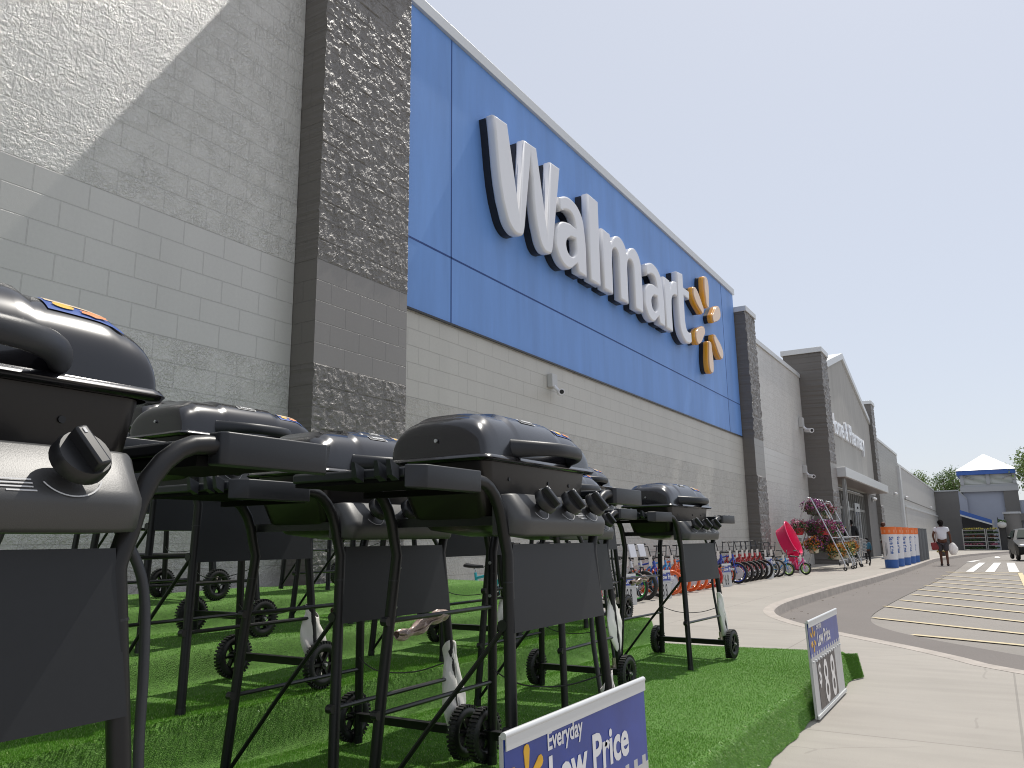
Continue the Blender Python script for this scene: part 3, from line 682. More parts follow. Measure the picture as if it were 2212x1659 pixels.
# ---------------------------------------------------------------- gas grill
def make_grill():
    g = empty('gas_grill', (0, 0, 0))
    ZR, HX, HY = 1.045, .178, .352
    def sgnp(v, p): return math.copysign(abs(v) ** p, v)
    def crest(u):      # height along the width
        e = max(0.0, 1 - abs(u) ** 7) ** (1 / 5)
        t = min(1, max(0, (.44 - abs(u)) / .05)); t = t * t * (3 - 2 * t); t2 = min(1, max(0, (.84 - abs(u)) / .06)); t2 = t2 * t2 * (3 - 2 * t2)
        return .142 * e + .012 * t * e + .010 * t2 * e
    def lid(u, v, off=0.0):   # u in -1..1, v in 0..1 back->front over the top
        a = v * PI; ca, sa = math.cos(a), math.sin(a)
        ex = (1 - abs(u) ** 14) ** (1 / 6) if abs(u) < 1 else 0
        x = -sgnp(ca, .50) * (HX * (.90 + .10 * ex)) * (1 if sa > .02 else 1)
        z = crest(u) * (sa ** .62)
        # front slope: top of front side leans back
        t = z / .164
        x = x * (1 - .16 * t ** 2.2) - .012 * t
        return (x * (1 + off), u * HY * (1 + off * .5), ZR + z * (1 + off))
    mb = MB()
    U = [-1 + 2 * i / 46 for i in range(47)]
    U = sorted(set([-1, -.995, -.985, -.97, -.95, .95, .97, .985, .995, 1] + U))
    nv = 40; vs = [lid(u, j / nv) for u in U for j in range(nv + 1)]
    mb.add(vs, [(i * (nv + 1) + j, (i + 1) * (nv + 1) + j, (i + 1) * (nv + 1) + j + 1, i * (nv + 1) + j + 1) for i in range(len(U) - 1) for j in range(nv)])
    lidz = mb.build('lid', M['lid'], g, smooth=75)
    # rim flange
    def rrect(hx, hy, r, z, n=6):
        o = []
        for cx_, cy_, a0 in ((hx - r, hy - r, 0), (-hx + r, hy - r, 90), (-hx + r, -hy + r, 180), (hx - r, -hy + r, 270)):
            for k in range(n + 1):
                a = math.radians(a0 + 90 * k / n); o.append((cx_ + r * math.cos(a), cy_ + r * math.sin(a), z))
        return o
    mb = MB(); prof = [(0, .012), (.012, .009), (.017, .0), (.012, -.008), (-.004, -.008)]
    rings = [rrect(HX + a, HY + a, .035, ZR + z - .004) for a, z in prof]; nr = len(rings[0])
    mb.add([q for r_ in rings for q in r_], [(i * nr + k, i * nr + (k + 1) % nr, (i + 1) * nr + (k + 1) % nr, (i + 1) * nr + k) for i in range(len(prof) - 1) for k in range(nr)])
    mb.build('lid_rim', M['lid'], lidz, smooth=60)
    # handle: arched flat bar
    mb = MB(); pts = []
    for i in range(25):
        t = -1 + 2 * i / 24; pts.append((HX - .015 + .108 * (1 - abs(t) ** 3.0), t * .188, 1.078))
    mb.tube(pts, [.013 + .006 * abs(-1 + 2 * i / 24) ** 4 for i in range(25)], 14, flat=1.65)
    for k, q in enumerate(mb.v): mb.v[k] = (q[0], q[1], 1.080 + (q[2] - 1.078) * 1.0)
    mb.build('handle', M['plastic'], g, smooth=60)
    # emblem
    def onlid(u0, u1, v0, v1, off, name, m, nu=6, nvv=6):
        mb = MB(); mb.grid(lambda a, b_: lid(u0 + (u1 - u0) * a, v0 + (v1 - v0) * b_, off), nu, nvv); return mb.build(name, m, lidz, smooth=60)
    onlid(-.135, .135, .665, .735, .012, 'emblem_plate', M['coping'])
    onlid(-.122, .122, .673, .727, .018, 'emblem_field', M['blk'])
    for k in range(6): onlid(-.085 + k * .03, -.064 + k * .03, .685, .715, .024, 'emblem_mark', M['coping'], 1, 2)
    dc = onlid(.50, .86, .64, .775, .010, 'sticker', M['dblue'])
    onlid(.515, .845, .645, .69, .015, 'sticker_band', mat('sticker_cream', (.75, .58, .38), .4) if 'stk' not in M else M['stk'])
    mb = MB()
    for (cu_, cv, ru, rv) in ((.58, .725, .05, .024),):
        mb.add([lid(cu_, cv, .022)] + [lid(cu_ + ru * math.cos(k * PI / 8), cv + rv * math.sin(k * PI / 8), .022) for k in range(16)], [(0, 1 + k, 1 + (k + 1) % 16) for k in range(16)])
    mb.build('sticker_circle', M['yel'], lidz)
    mb = MB(); mb.add([lid(.72, .735, .022)] + [lid(.72 + (.055 + .02 * (k % 2)) * math.cos(k * PI / 6), .735 + (.02 + .008 * (k % 2)) * math.sin(k * PI / 6), .022) for k in range(12)], [(0, 1 + k, 1 + (k + 1) % 12) for k in range(12)])
    mb.build('sticker_flame', M['org'], lidz)
    # side screws
    MB().cyl((0, -HY - .001, 1.10), (0, -HY - .006, 1.10), .006, n=8).build('screw', M['gmetal'], lidz)
    # firebox
    mb = MB(); rr = [(.168, .338, 1.033), (.160, .325, .95), (.145, .295, .875), (.115, .25, .835), (.05, .12, .815)]
    rings = [rrect(a, b_, .04 if a > .1 else .03, z) for a, b_, z in rr]
    mb.add([q for r_ in rings for q in r_], [(i * nr + k, i * nr + (k + 1) % nr, (i + 1) * nr + (k + 1) % nr, (i + 1) * nr + k) for i in range(len(rr) - 1) for k in range(nr)] + [tuple(range((len(rr) - 1) * nr, len(rr) * nr))])
    fb = mb.build('firebox', M['fire'], g, smooth=50)
    for y in (-.2, .05, .2): MB().cyl((.160, y, .985), (.166, y, .985), .006, n=8).build('screw', M['tube'], fb)
    # control panel
    pr = [(.165, .936), (.216, .938), (.2235, .934), (.2640, .8735), (.2705, .864), (.2715, .852), (.2630, .819), (.256, .813), (.165, .812)]
    mb = MB(); NY_ = 28; vs = []
    for i in range(NY_ + 1):
        t = -1 + 2 * i / NY_; y = math.copysign(abs(t) ** .8, t) * .298; e = (1 - abs(y / .30) ** 16) ** (1 / 3)
        for (x, z) in pr: vs.append((.165 + (x - .165) * (.25 + .75 * e), y, .87 + (z - .87) * (.82 + .18 * e)))
    k = len(pr); mb.add(vs, [(i * k + j, (i + 1) * k + j, (i + 1) * k + (j + 1) % k, i * k + (j + 1) % k) for i in range(NY_) for j in range(k)] + [tuple(range(k)), tuple(NY_ * k + j for j in range(k))])
    cp = mb.build('control_panel', M['panel'], g, smooth=60)
    nrm = n3([.062, 0, .038]); dn = n3([.038, 0, -.062])
    for y in (-.172, 0, .172):
        c = np.array([.247, y, .899]) + nrm * .001; Y_ = np.array([0, 1, 0.])
        # white arc
        mb = MB(); A = [math.radians(a) for a in range(-150, -20, 8)]
        vs = []
        for a in A:
            for r_ in (.046, .0485): vs.append(c + Y_ * r_ * math.cos(a) - dn * r_ * math.sin(a) * .95 + nrm * .0022)
        mb.add(vs, [(2 * i, 2 * i + 1, 2 * i + 3, 2 * i + 2) for i in range(len(A) - 1)]); mb.build('dial_mark', M['ink'], cp)
        # knob
        mb = MB(); mb.cyl(c, c + nrm * .014, .012, n=12)
        mb.tube([c + nrm * .010, c + nrm * .016, c + nrm * .024, c + nrm * .040, c + nrm * .046], [.022, .030, .041, .0405, .037], 24)
        kn_ = mb.build('knob', M['plasticd'], g, smooth=35)
        gx = n3(nrm * .0 + Y_ * .35 + dn * .94); gz = nrm; gy = np.cross(gz, gx)
        MB().obox(c + nrm * .053, gx, gy, gz, .034, .010, .014).build('knob_grip', M['plasticd'], kn_, bevel=.004)
        MB().obox(c + nrm * .0675 - gx * .024, gx, gy, gz, .004, .002, .0006).build('knob_pointer', M['ink'], kn_)
    # print lines
    mb = MB()
    for q, (y, wd) in enumerate(((.06, .05), (.055, .062), (.06, .052), (.07, .04))):
        c = np.array([.262, y + .03, .8745]) + nrm * .0025 - dn * (.006 * (1.5 - q)) * 1.0
        mb.obox(c, (0, 1, 0), dn, nrm, wd / 2, .0011, .0003)
    mb.build('printed_lines', M['ink'], cp)
    # front door panel (trapezoid)
    mb = MB(); q = [(-.272, .79), (.272, .79), (.300, .545), (-.300, .545)]
    mb.ext(q, lambda a, b_, d: (.212 + d + (.79 - b_) * .08, a, b_), 0, .006)
    mb.build('front_panel', M['door'], g)
    # legs
    def leg(sx, sy):
        bt = (.250 * sx, .335 * sy, 0.0); mid = (.206 * sx, .281 * sy, .76)
        path = [bt, (.229 * sx, .310 * sy, .38), mid]
        for t in (.15, .3, .45, .6, .75, .88, 1.0):
            # bend outward
            ang = t * PI / 2
            y = .281 + .013 + .125 * (1 - math.cos(ang)) + .01 * t; z = .76 + .205 * math.sin(ang) ** .9
            path.append((.205 * sx, y * sy, z))
        path.append((.205 * sx, .455 * sy, .966))
        mb = MB(); mb.tube(path, .0172, 14)
        o = mb.build('leg', M['tube'], g, smooth=50)
        a = np.array([.2105 * sx, .288 * sy, .68]); d_ = n3(np.array(mid) - np.array(bt))
        MB().cyl(a, a + d_ * .004, .0178, n=14).build('leg_joint', M['blk'], o)
        MB().cyl(np.array(bt) + d_ * .0, np.array(bt) + d_ * .03, .0188, n=12).build('foot_cap', M['plasticd'], o)
        for z in (.60, .72):
            tt = z / .76; c = np.array([(.25 + (.206 - .25) * tt) * sx, (.335 + (.281 - .335) * tt) * sy, z]); MB().cyl(c + [0, -.0165 * sy - .0, 0], c + [0, -.022 * sy, 0], .006, n=8).build('bolt', M['gmetal'], o)
        return o
    for sx in (1, -1):
        for sy in (1, -1): leg(sx, sy)
    # shelves
    for sy in (1, -1):
        def sh(a, b_, z): return (a, b_ * sy, z)
        out = [(.19, .45), (.19, .738), (-.20, .738), (-.205, .45)]
        so_ = MB().ext(out if sy > 0 else out[::-1], lambda a, b_, d: sh(a, b_, d), .958, .984).build('side_shelf', M['plastic'], g, bevel=.006)
        ap = [(.1905, .447), (.222, .447), (.232, .457), (.232, .700), (.1905, .742)]
        MB().ext(ap if sy > 0 else ap[::-1], lambda a, b_, d: sh(a, b_, d), .931, .990).build('shelf_apron', M['plastic'], so_, bevel=.004)
        for x in (.165, .125, .05):
            mb = MB(); mb.add([sh(x - .012, .742, .95), sh(x + .012, .742, .95), sh(x + .012, .742, .985), sh(x - .012, .742, .985), sh(x - .009, .765, .962), sh(x + .009, .765, .962), sh(x + .006, .772, 1.0), sh(x - .006, .772, 1.0)], [(0, 1, 2, 3), (4, 7, 6, 5), (0, 4, 5, 1), (3, 2, 6, 7), (0, 3, 7, 4), (1, 5, 6, 2)])
            mb.build('tool_hook', M['plastic'], so_)
        MB().box(-.195, .19, min(.46 * sy, .73 * sy), max(.46 * sy, .73 * sy), .948, .9575).box(-.195, .185, min(.43 * sy, .455 * sy), max(.43 * sy, .455 * sy), .93, .9475).build('shelf_underside', M['under'], so_)
    # frames, rods, braces
    MB().box(-.215, .215, -.285, -.262, .845, .872).build('upper_rail', M['tube'], g)
    MB().box(-.215, .215, .262, .285, .845, .872).build('upper_rail', M['tube'], g)
    for sx, z in ((1, .29), (-1, .29), (-1, .56)):
        f_ = z / .76; x = (.25 - .044 * f_) * sx; y = .335 - .054 * f_
        mb = MB(); mb.tube([(x, -y, z), (x, y, z)], .0078, 8)
        o = mb.build('cross_rod', M['rod'], g, smooth=40)
        mb = MB(); mb.cyl((x - .012, -y - .02, z), (x + .012, -y - .02, z), .014, n=10); mb.build('rod_knob', M['plasticd'], o)
    mb = MB(); mb.tube([(.205, -.300, .56), (-.02, -.318, .30), (-.243, -.335, .03)], .0075, 8, flat=1)
    mb.build('brace', M['tube'], g, smooth=40)
    mb = MB(); mb.cyl((.205, -.315, .565), (.205, -.289, .565), .016, n=10); mb.build('brace_knob', M['plasticd'], g)
    MB().box(-.262, .262, .318, .322, .085, .118).box(-.262, .262, .292, .322, .118, .1215).build('axle_bar', M['tube'], g)
    for sx in (1, -1):
        we = empty('wheel', (.283 * sx, .335, .096), parent=g)
        mb = MB(); mb.torus((0, 0, 0), (1, 0, 0), .072, .022, 40, 10, flat=.95)
        for k_ in range(36):
            a = 2 * PI * k_ / 36; d_ = np.array([0, math.cos(a), math.sin(a)]); t_ = np.array([0, -math.sin(a), math.cos(a)])
            mb.obox(d_ * .0935, (1, 0, 0), t_, d_, .016, .0045, .0045)
        mb.build('tyre', M['tyre'], we, smooth=35)
        mb = MB(); mb.cyl((-.02, 0, 0), (.02, 0, 0), .017, n=14)
        for k_ in range(6):
            a = PI * k_ / 3; d_ = np.array([0, math.cos(a), math.sin(a)]); t_ = np.array([0, -math.sin(a), math.cos(a)]); mb.obox(d_ * .036, d_, t_, (1, 0, 0), .024, .005, .012)
        mb.torus((0, 0, 0), (1, 0, 0), .056, .006, 28, 6); mb.build('rim', M['plasticd'], we, smooth=35)
        MB().cyl((-.030, 0, 0), (.030, 0, 0), .007, n=8).build('axle', M['gmetal'], we)
    # gas hose and regulator
    mb = MB(); P = [(.10, .22, .845), (.11, .27, .850), (.125, .315, .835), (.135, .35, .79), (.14, .378, .72), (.145, .385, .60), (.15, .385, .45), (.165, .395, .30), (.18, .40, .16)]
    mb.tube([tuple(q) for q in sm([np.array(p) for p in P], 4)], .0085, 10); hs = mb.build('gas_hose', M['hose'], g, smooth=50)
    MB().cyl((.105, .245, .849), (.118, .295, .846), .012, n=8).build('hose_fitting', M['brass'], hs)
    MB().cyl((.18, .40, .165), (.183, .40, .125), .015, n=8).cyl((.183, .40, .125), (.186, .398, .10), .026, n=12).build('regulator', M['brass'], hs, smooth=40)
    # thin tank retainer wire
    mb = MB(); mb.tube([tuple(q) for q in sm([np.array(p) for p in [(-.235, .315, .36), (-.20, .29, .33), (-.05, .23, .305), (.10, .26, .31), (.225, .30, .35)]], 4)], .0025, 6)
    mb.build('retainer_wire', M['rod'], g, smooth=40)
    return g
M['stk'] = mat('sticker_cream', (.75, .58, .38), .4)
proto = make_grill()
index_kids()
XG = 1.42 - 1.20   # front face offset: shelf plane to grill centre
# (X of the front shelf plane, centre Y, rotation deg, label)
GR = [(-1.14, .46, 0, 'black gas grill nearest the camera, cut by the left frame edge'),
      (-1.19, 2.26, 0, 'black gas grill with three big knobs in the middle foreground, left of the nearest sign'),
      (-1.74, 5.39, -4, 'black gas grill standing apart at the right end of the turf platform'),
      (-1.85, 2.27, 0, 'black gas grill directly behind the middle foreground grill, its lid left of that one'),
      (-1.85, 3.82, 0, 'black gas grill peeking out right of the middle foreground grill, past its knobs'),
      (-1.85, .52, 0, 'black gas grill mostly hidden behind the nearest one, only shelf end and legs showing'),
      (-2.61, 2.28, 0, 'black gas grill on the second tier, lid sticker showing between nearest and middle grills'),
      (-2.61, 3.88, 0, 'black gas grill on the second tier, panel seen under the middle grill side shelf'),
      (-2.61, 5.62, 0, 'black gas grill on the second tier, nearest to the one standing apart'),
      (-3.38, 2.62, 0, 'black gas grill on the second tier, behind the one with the visible lid sticker'),
      (-3.38, 4.0, 0, 'black gas grill at the back of the second tier, right one of the back pair'),
      (-4.35, 3.1, 0, 'black gas grill on the top tier by the wall, left one of the top pair'),
      (-4.35, 4.8, 0, 'black gas grill on the top tier by the wall, right one of the top pair')]
GRILL = []
for i, (fx_, y, rz, lb) in enumerate(GR):
    o = proto if i == 0 else copy_tree(proto)
    cx_ = fx_ - .232
    zf = float(turf_z(cx_, y)) + .004
    o.location = (cx_, y, zf); o.rotation_euler = (0, 0, math.radians(rz))
    tag(o, lb, 'gas grill', 'gas grills lined up on the turf platform'); GRILL.append(o)

# ---------------------------------------------------------------- bags and wrappers tied to grills
def crumple(fn, nu, nv, amp, seed, name, m, thick=0):
    nu *= 2; nv *= 2; r = np.random.default_rng(seed); mb = MB(); ph = r.uniform(0, 6.28, 8)
    def f(u, v):
        p = np.array(fn(u, v)); k = amp * (math.sin(u * 11 + ph[0]) * math.sin(v * 7 + ph[1]) + .6 * math.sin(u * 23 + v * 17 + ph[2]) + .6 * abs(math.sin(u * 31 - v * 9 + ph[3])) + .35 * abs(math.sin(u * 55 + v * 40 + ph[5])))
        return tuple(p + k * np.array([.6, .5 * math.sin(ph[4] + v * 5), .25]))
    mb.grid(f, nu, nv); o = mb.build(name, m, None, smooth=18)
    s_ = o.modifiers.new('solid', 'SOLIDIFY'); s_.thickness = .0015
    return o
bagdef = [(0, .255, .375, .0, .33, 'white paper bag on the turf at the foot of the nearest grill leg'),
          (1, .245, .335, .03, .33, 'white plastic bag hanging on the right front leg of the middle foreground grill, above the near sign'),
          (3, .245, .335, .10, .40, 'crumpled white plastic bag on the front leg between the middle and second row grills'),
          (2, .245, .335, .12, .42, 'thin white plastic bag on the leg of the grill standing by itself'),
          (6, .245, .335, .05, .32, 'white plastic bag on a second tier grill leg, left part of the photo'),
          (4, .245, .335, .22, .50, 'white plastic bag on the grill leg seen right of the middle grill'),
          (7, .245, .335, .08, .35, 'white plastic bag on a second tier grill leg behind the middle grill')]
for k, (gi, x, y, z0, z1, lb) in enumerate(bagdef):
    gz = GRILL[gi].location; c, s_ = math.cos(GRILL[gi].rotation_euler.z), math.sin(GRILL[gi].rotation_euler.z)
    px, py = gz.x + x * c - y * s_, gz.y + x * s_ + y * c
    def fn(u, v, px=px, py=py, gz=gz, z0=z0, z1=z1, k=k):
        z = gz.z + z0 + (z1 - z0) * v; wdt = .030 + .048 * math.sin(PI * min(1, v * 1.15)) + .012 * math.sin(5 * v + k)
        a = 2 * PI * u; ins = (z - gz.z) / .76
        return (px - .044 * ins + .020 * math.cos(a), py - .054 * ins + .01 + wdt * math.sin(a), z + .03 * math.sin(a + k))
    o = crumple(fn, 24, 20, .0035, k + 3, 'plastic_bag', M['bag']); tag(o, ' '.join(lb.replace('middle foreground grill, above', 'middle grill above').split()[:16]), 'plastic bag', 'plastic bags on the grill legs')
for k, (gi, y0_, y1_, z, sag, lb) in enumerate(((3, -.02, .30, .47, .07, 'twisted clear wrapper with red print tied to the rod left of the middle grill'), (6, .18, .36, .47, .04, 'short red printed wrapper on the rod behind the left front legs'),
                                             (7, .2, .5, .5, .04, 'clear wrapper tied at rod height by the far second tier grill'))):
    gz = GRILL[gi].location; bx = 1 if gi != 3 else 1
    if gi == 3: cxw, cyw, czw = -1.66, 2.02, .762; span = .26
    elif gi == 6: cxw, cyw, czw = -2.32, 2.42, .76; span = .16
    else: cxw, cyw, czw = -2.20, 5.20, .735; span = .30
    def fn(u, v, cxw=cxw, cyw=cyw, czw=czw, span=span, sag=sag):
        r_ = .006 + .013 * math.sin(PI * min(1, v * .9 + .1)) ** .6 * (1 + .45 * math.sin(17 * v)) + .012 * v ** 4; a = u * 2 * PI
        return (cxw + r_ * math.cos(a), cyw + span * v, czw - sag * (1 - v) ** 1.3 * math.sin(PI * min(1, (1 - v) * .7 + .05)) - .01 * v + r_ * math.sin(a))
    o = crumple(fn, 16, 26, .006, 40 + k, 'plastic_wrapper', M['cbag']); tag(o, lb, 'wrapper', 'wrappers tied on the grill rods')

# ---------------------------------------------------------------- price signs
def spark2d(cx_, cy_, s, half=False):
    out = []
    for k in range(6):
        a = math.radians(90 + 60 * k); pts = []
        for u, v in [(.42, -.10), (.38, 0), (.42, .10), (.9, .17), (1.02, .12), (1.06, 0), (1.02, -.12), (.9, -.17)]:
            pts.append((cx_ + s * (u * math.cos(a) - v * math.sin(a)), cy_ + s * (u * math.sin(a) + v * math.cos(a))))
        out.append(pts)
    return out
def price_sign(loc, rz, W, Hh, digits, label, lean=0, cents=False, small=False, txt=True):
    """board in local (y across, z up), facing +x ; y from 0 (viewer's left) to W"""
    r = empty('price_sign', loc, rz, label, 'price sign', 'everyday low price signs'); r.rotation_euler = (0, lean, rz)
    hz = Hh * (1 - .385)
    bd = MB().box(-.012, 0, 0, W, 0, Hh - .005).build('board', M['sgrey'], r, bevel=.002)
    hd = MB().box(.0005, .003, .0, W, hz, Hh - .008).build('header', M['sblue'], r)
    n_ = 13; poly = [(0, 0), (W, 0), (W, hz)]      # notched upper edge of the number field
    for k in reversed(range(n_)):
        y = W * (k + .5) / n_; q = W * .016; t_ = hz + Hh * .035; poly += [(y + q, hz), (y + q, t_), (y - q, t_), (y - q, hz)]
    poly.append((0, hz))
    MB().ext(poly, lambda a_, b_, d: (d, a_, b_), .0006, .0036).build('number_field', M['sgrey'], r)
    mb = MB(); mb.tube([(.002, -.002, Hh - .004), (.002, W + .002, Hh - .004)], .008 if not small else .006, 10); mb.box(.006, .0085, 0, W, Hh - .035, Hh)
    mb.build('top_clip', M['coping'], r, smooth=50)
    for k in range(n_):
        y = W * (k + .5) / n_; MB().box(.0037, .013, y - W * .013, y + W * .013, hz - Hh * .055, hz - Hh * .035).build('tile_hook', M['coping'], r)
    if not small: MB().box(0, .012, 0, W, 0.0, .018).build('bottom_rail', M['coping'], r)
    if txt:
        f = lambda ox, oz: (lambda x, y, z: (.0045 + z, ox + x, oz + y))
        hh = Hh * .385
        text_mesh('lettering', 'Everyday', hh * .26, f(W * .235, hz + hh * .68), M['white'], hd, offset=hh * .006, sx=.86)
        text_mesh('lettering', 'Low Price', hh * .56, f(W * .235, hz + hh * .22), M['white'], hd, offset=hh * .016, sx=.90)
        mb = MB()
        for p in spark2d(W * .115, hz + hh * .47, hh * .34): mb.ext(p, lambda a, b_, d: (d, a, b_), .0034, .0048)
        mb.build('sun_mark', M['yel'], hd)
    # number tiles
    nt_ = len(digits); tw = W * (.235 if not small else .26); x = W * .13 if not small else W * .06
    for dch in digits:
        wd = tw * (.62 if dch == '$' else 1)
        tl = MB().box(.0038, .006, x, x + wd - .004, .03 if not small else .02, hz - Hh * .05).build('number_tile', M['sdark'] if not small else M['sgrey'], r)
        th = hz - Hh * .05 - .03
        if dch == '$': text_mesh('digit', '$', th * .62, (lambda a: lambda x_, y_, z_: (.0075 + z_, a + x_, .03 + th * .5 + y_))(x + wd * .08), M['white'] if not small else M['blk'], tl, offset=th * .008, sx=wd / (th * .62) * 1.15)
        else: text_mesh('digit', dch, th * 1.28, (lambda a: lambda x_, y_, z_: (.0075 + z_, a + x_, .03 + th * .04 + y_))(x + wd * .10), M['white'] if not small else M['blk'], tl, offset=th * .012, sx=wd / (th * 1.28) * 1.28)
        x += wd
    return r
price_sign((-.955, 4.80, .012), 0, .94, .52, '$88', 'tall blue and grey price board reading 88 leaning at the far turf corner', -.03)
s1 = price_sign((-.955, 1.545, -.012), 0, .80, .60, '$88', 'large blue price board cropped by the bottom frame edge in front of the middle grill', -.02)

# ---------------------------------------------------------------- bicycles
BM = {}
def cm(name, c, rough=.3, **k):
    if name not in BM: BM[name] = mat(name, c, rough, **k)
    return BM[name]
TYRE = cm('bike_tyre', (.02, .02, .02), .6); CHR = cm('chrome', (.7, .7, .7), .2, metal=.9); BKP = cm('bike_black', (.015, .015, .017), .4)
TAG = cm('card_tag', (.62, .57, .52), .7)
cols = {'orange': (.75, .12, .015), 'red': (.42, .012, .012), 'blue': (.02, .06, .42), 'green': (.03, .40, .06), 'lime': (.33, .55, .10), 'teal': (.02, .42, .50), 'white': (.62, .62, .66), 'black': (.015, .015, .015), 'pink': (.75, .05, .25), 'silver': (.5, .5, .52), 'sky': (.03, .25, .60)}
def cc_(n): return cm('paint_' + n, cols[n], .25, coat=.5)
def make_bike(x, y, rz, R, frame, rim, label, group, tyre='black', disc=False, card=True, bar='bmx', steer=0.0, plate=None, wf=1.0):
    """bike pointing +x locally; origin under the middle"""
    b_ = empty('bicycle', (x, y, G(y) + .001), math.radians(rz), label, 'bicycle', group)
    wb = R * 1.45; xf, xr = wb, -wb; r_ = R
    fm = cc_(frame); rm = cc_(rim); tm_ = cc_(tyre) if tyre != 'black' else TYRE
    for nm, xx in (('wheel', xf), ('wheel', xr)):
        we = empty(nm, (xx, 0, r_), parent=b_)
        if xx > 0: we.rotation_euler = (0, .0, steer)
        MB().torus((0, 0, 0), (0, 1, 0), r_ - .022, .022 * wf, 32, 8).build('tyre', tm_, we, smooth=60)
        MB().torus((0, 0, 0), (0, 1, 0), r_ - .052, .014, 32, 6, flat=1.1).build('rim', rm, we, smooth=60)
        mb = MB()
        for k in range(10):
            a = 2 * PI * k / 10; mb.tube([(0, .012 * (-1) ** k, 0), ((r_ - .06) * math.cos(a), 0, (r_ - .06) * math.sin(a))], .0022, 4)
        mb.cyl((0, -.03, 0), (0, .03, 0), .016, n=10); mb.build('spokes', CHR, we)
        if disc: MB().cyl((0, -.008, 0), (0, .008, 0), (r_ - .07) * .8, n=20).build('wheel_disc', cc_('white'), we)
    hx, hz = xf - R * .42, R * 2.75            # head tube top
    sx_, sz_ = -R * .35, R * 2.75                # seat clamp
    bbx, bbz = -R * .1, R * .95
    mb = MB()
    mb.tube([(hx - .0, 0, hz), (hx + R * .10, 0, hz - R * .45)], .020, 8)
    mb.tube([(hx + R * .06, 0, hz - R * .3), (bbx, 0, bbz)], .019, 8)
    mb.tube([(hx + .01, 0, hz - R * .08), (sx_, 0, sz_ - R * .35)], .016, 8)
    mb.tube([(sx_ - .0, 0, sz_ - R * .1), (bbx, 0, bbz)], .016, 8)
    for s_ in (-1, 1):
        mb.tube([(sx_ + .02, s_ * .02, sz_ - R * .45), (xr, s_ * .045, r_)], .009, 6)
        mb.tube([(bbx, s_ * .02, bbz), (xr, s_ * .045, r_)], .010, 6)
    mb.build('frame', fm, b_, smooth=50)
    mb = MB(); fxm = hx + R * .11
    for s_ in (-1, 1): mb.tube([(fxm, s_ * .03, hz - R * .48), (fxm + R * .06, s_ * .045, hz - R * .75), (xf, s_ * .045, r_)], .011, 6)
    mb.cyl((fxm, -.04, hz - R * .5), (fxm, .04, hz - R * .5), .014, n=8); mb.build('fork', cc_(frame) if frame != 'white' else BKP, b_, smooth=50)
    mb = MB(); mb.tube([(bbx, .06, bbz + .0), (bbx + .10, .07, bbz - .07)], .008, 6); mb.tube([(bbx, -.06, bbz), (bbx - .10, -.07, bbz + .07)], .008, 6); mb.torus((bbx, .045, bbz), (0, 1, 0), .055, .006, 16, 6)
    mb.obox((bbx + .10, .11, bbz - .07), (1, 0, 0), (0, 1, 0), (0, 0, 1), .035, .04, .009); mb.obox((bbx - .10, -.11, bbz + .07), (1, 0, 0), (0, 1, 0), (0, 0, 1), .035, .04, .009)
    mb.build('crankset', BKP, b_)
    mb = MB(); mb.tube([(sx_, 0, sz_ - R * .15), (sx_ - .02, 0, sz_ + R * .12)], .012, 8); mb.build('seat_post', CHR, b_)
    mb = MB(); mb.grid(lambda u, v: (sx_ - .12 + .24 * u, (-.07 + .14 * v) * (1.0 - .75 * u ** 1.2), sz_ + R * .15 + .02 * math.sin(PI * v) + .02 * (1 - u) ** 2), 8, 6); s0 = mb.build('seat', BKP, b_, smooth=60)
    so2 = s0.modifiers.new('solid', 'SOLIDIFY'); so2.thickness = .025
    # handlebar
    mb = MB(); hr = R * 1.15 if bar == 'bmx' else R * .25
    bx = hx - R * .03; W_ = .24
    mb.tube([(hx, 0, hz - .02), (hx - .01, 0, hz + .05)], .012, 8)
    P = [(bx - .07, -W_, hz + hr), (bx - .01, -W_ * .62, hz + hr), (bx, -.075, hz + .05), (bx, .075, hz + .05), (bx - .01, W_ * .62, hz + hr), (bx - .07, W_, hz + hr)]
    mb.tube(P, .010, 8)
    if bar == 'bmx': mb.tube([(bx - .005, -W_ * .45, hz + hr * .62), (bx - .005, W_ * .45, hz + hr * .62)], .007, 6)
    hb = mb.build('handlebar', BKP if bar == 'bmx' else CHR, b_, smooth=50)
    for s_ in (-1, 1): MB().cyl((bx - .045, s_ * W_ * .85, hz + hr), (bx - .085, s_ * W_ * 1.15, hz + hr), .016, n=8).build('grip', BKP, hb)
    if plate: MB().obox((bx + .05, 0, hz + hr * .5 + .03), (1, 0, .25), (0, 1, 0), (-.25, 0, 1), .012, .09, .11).build('number_plate', cc_(plate), b_, bevel=.01)
    if card: MB().obox((bx + .02, -.13, hz + .0), (0, 1, .1), (1, 0, 0), (0, 0, 1), .055, .001, .08).build('hang_tag', TAG, b_)
    return b_
BG = 'new bicycles in a row along the store wall'
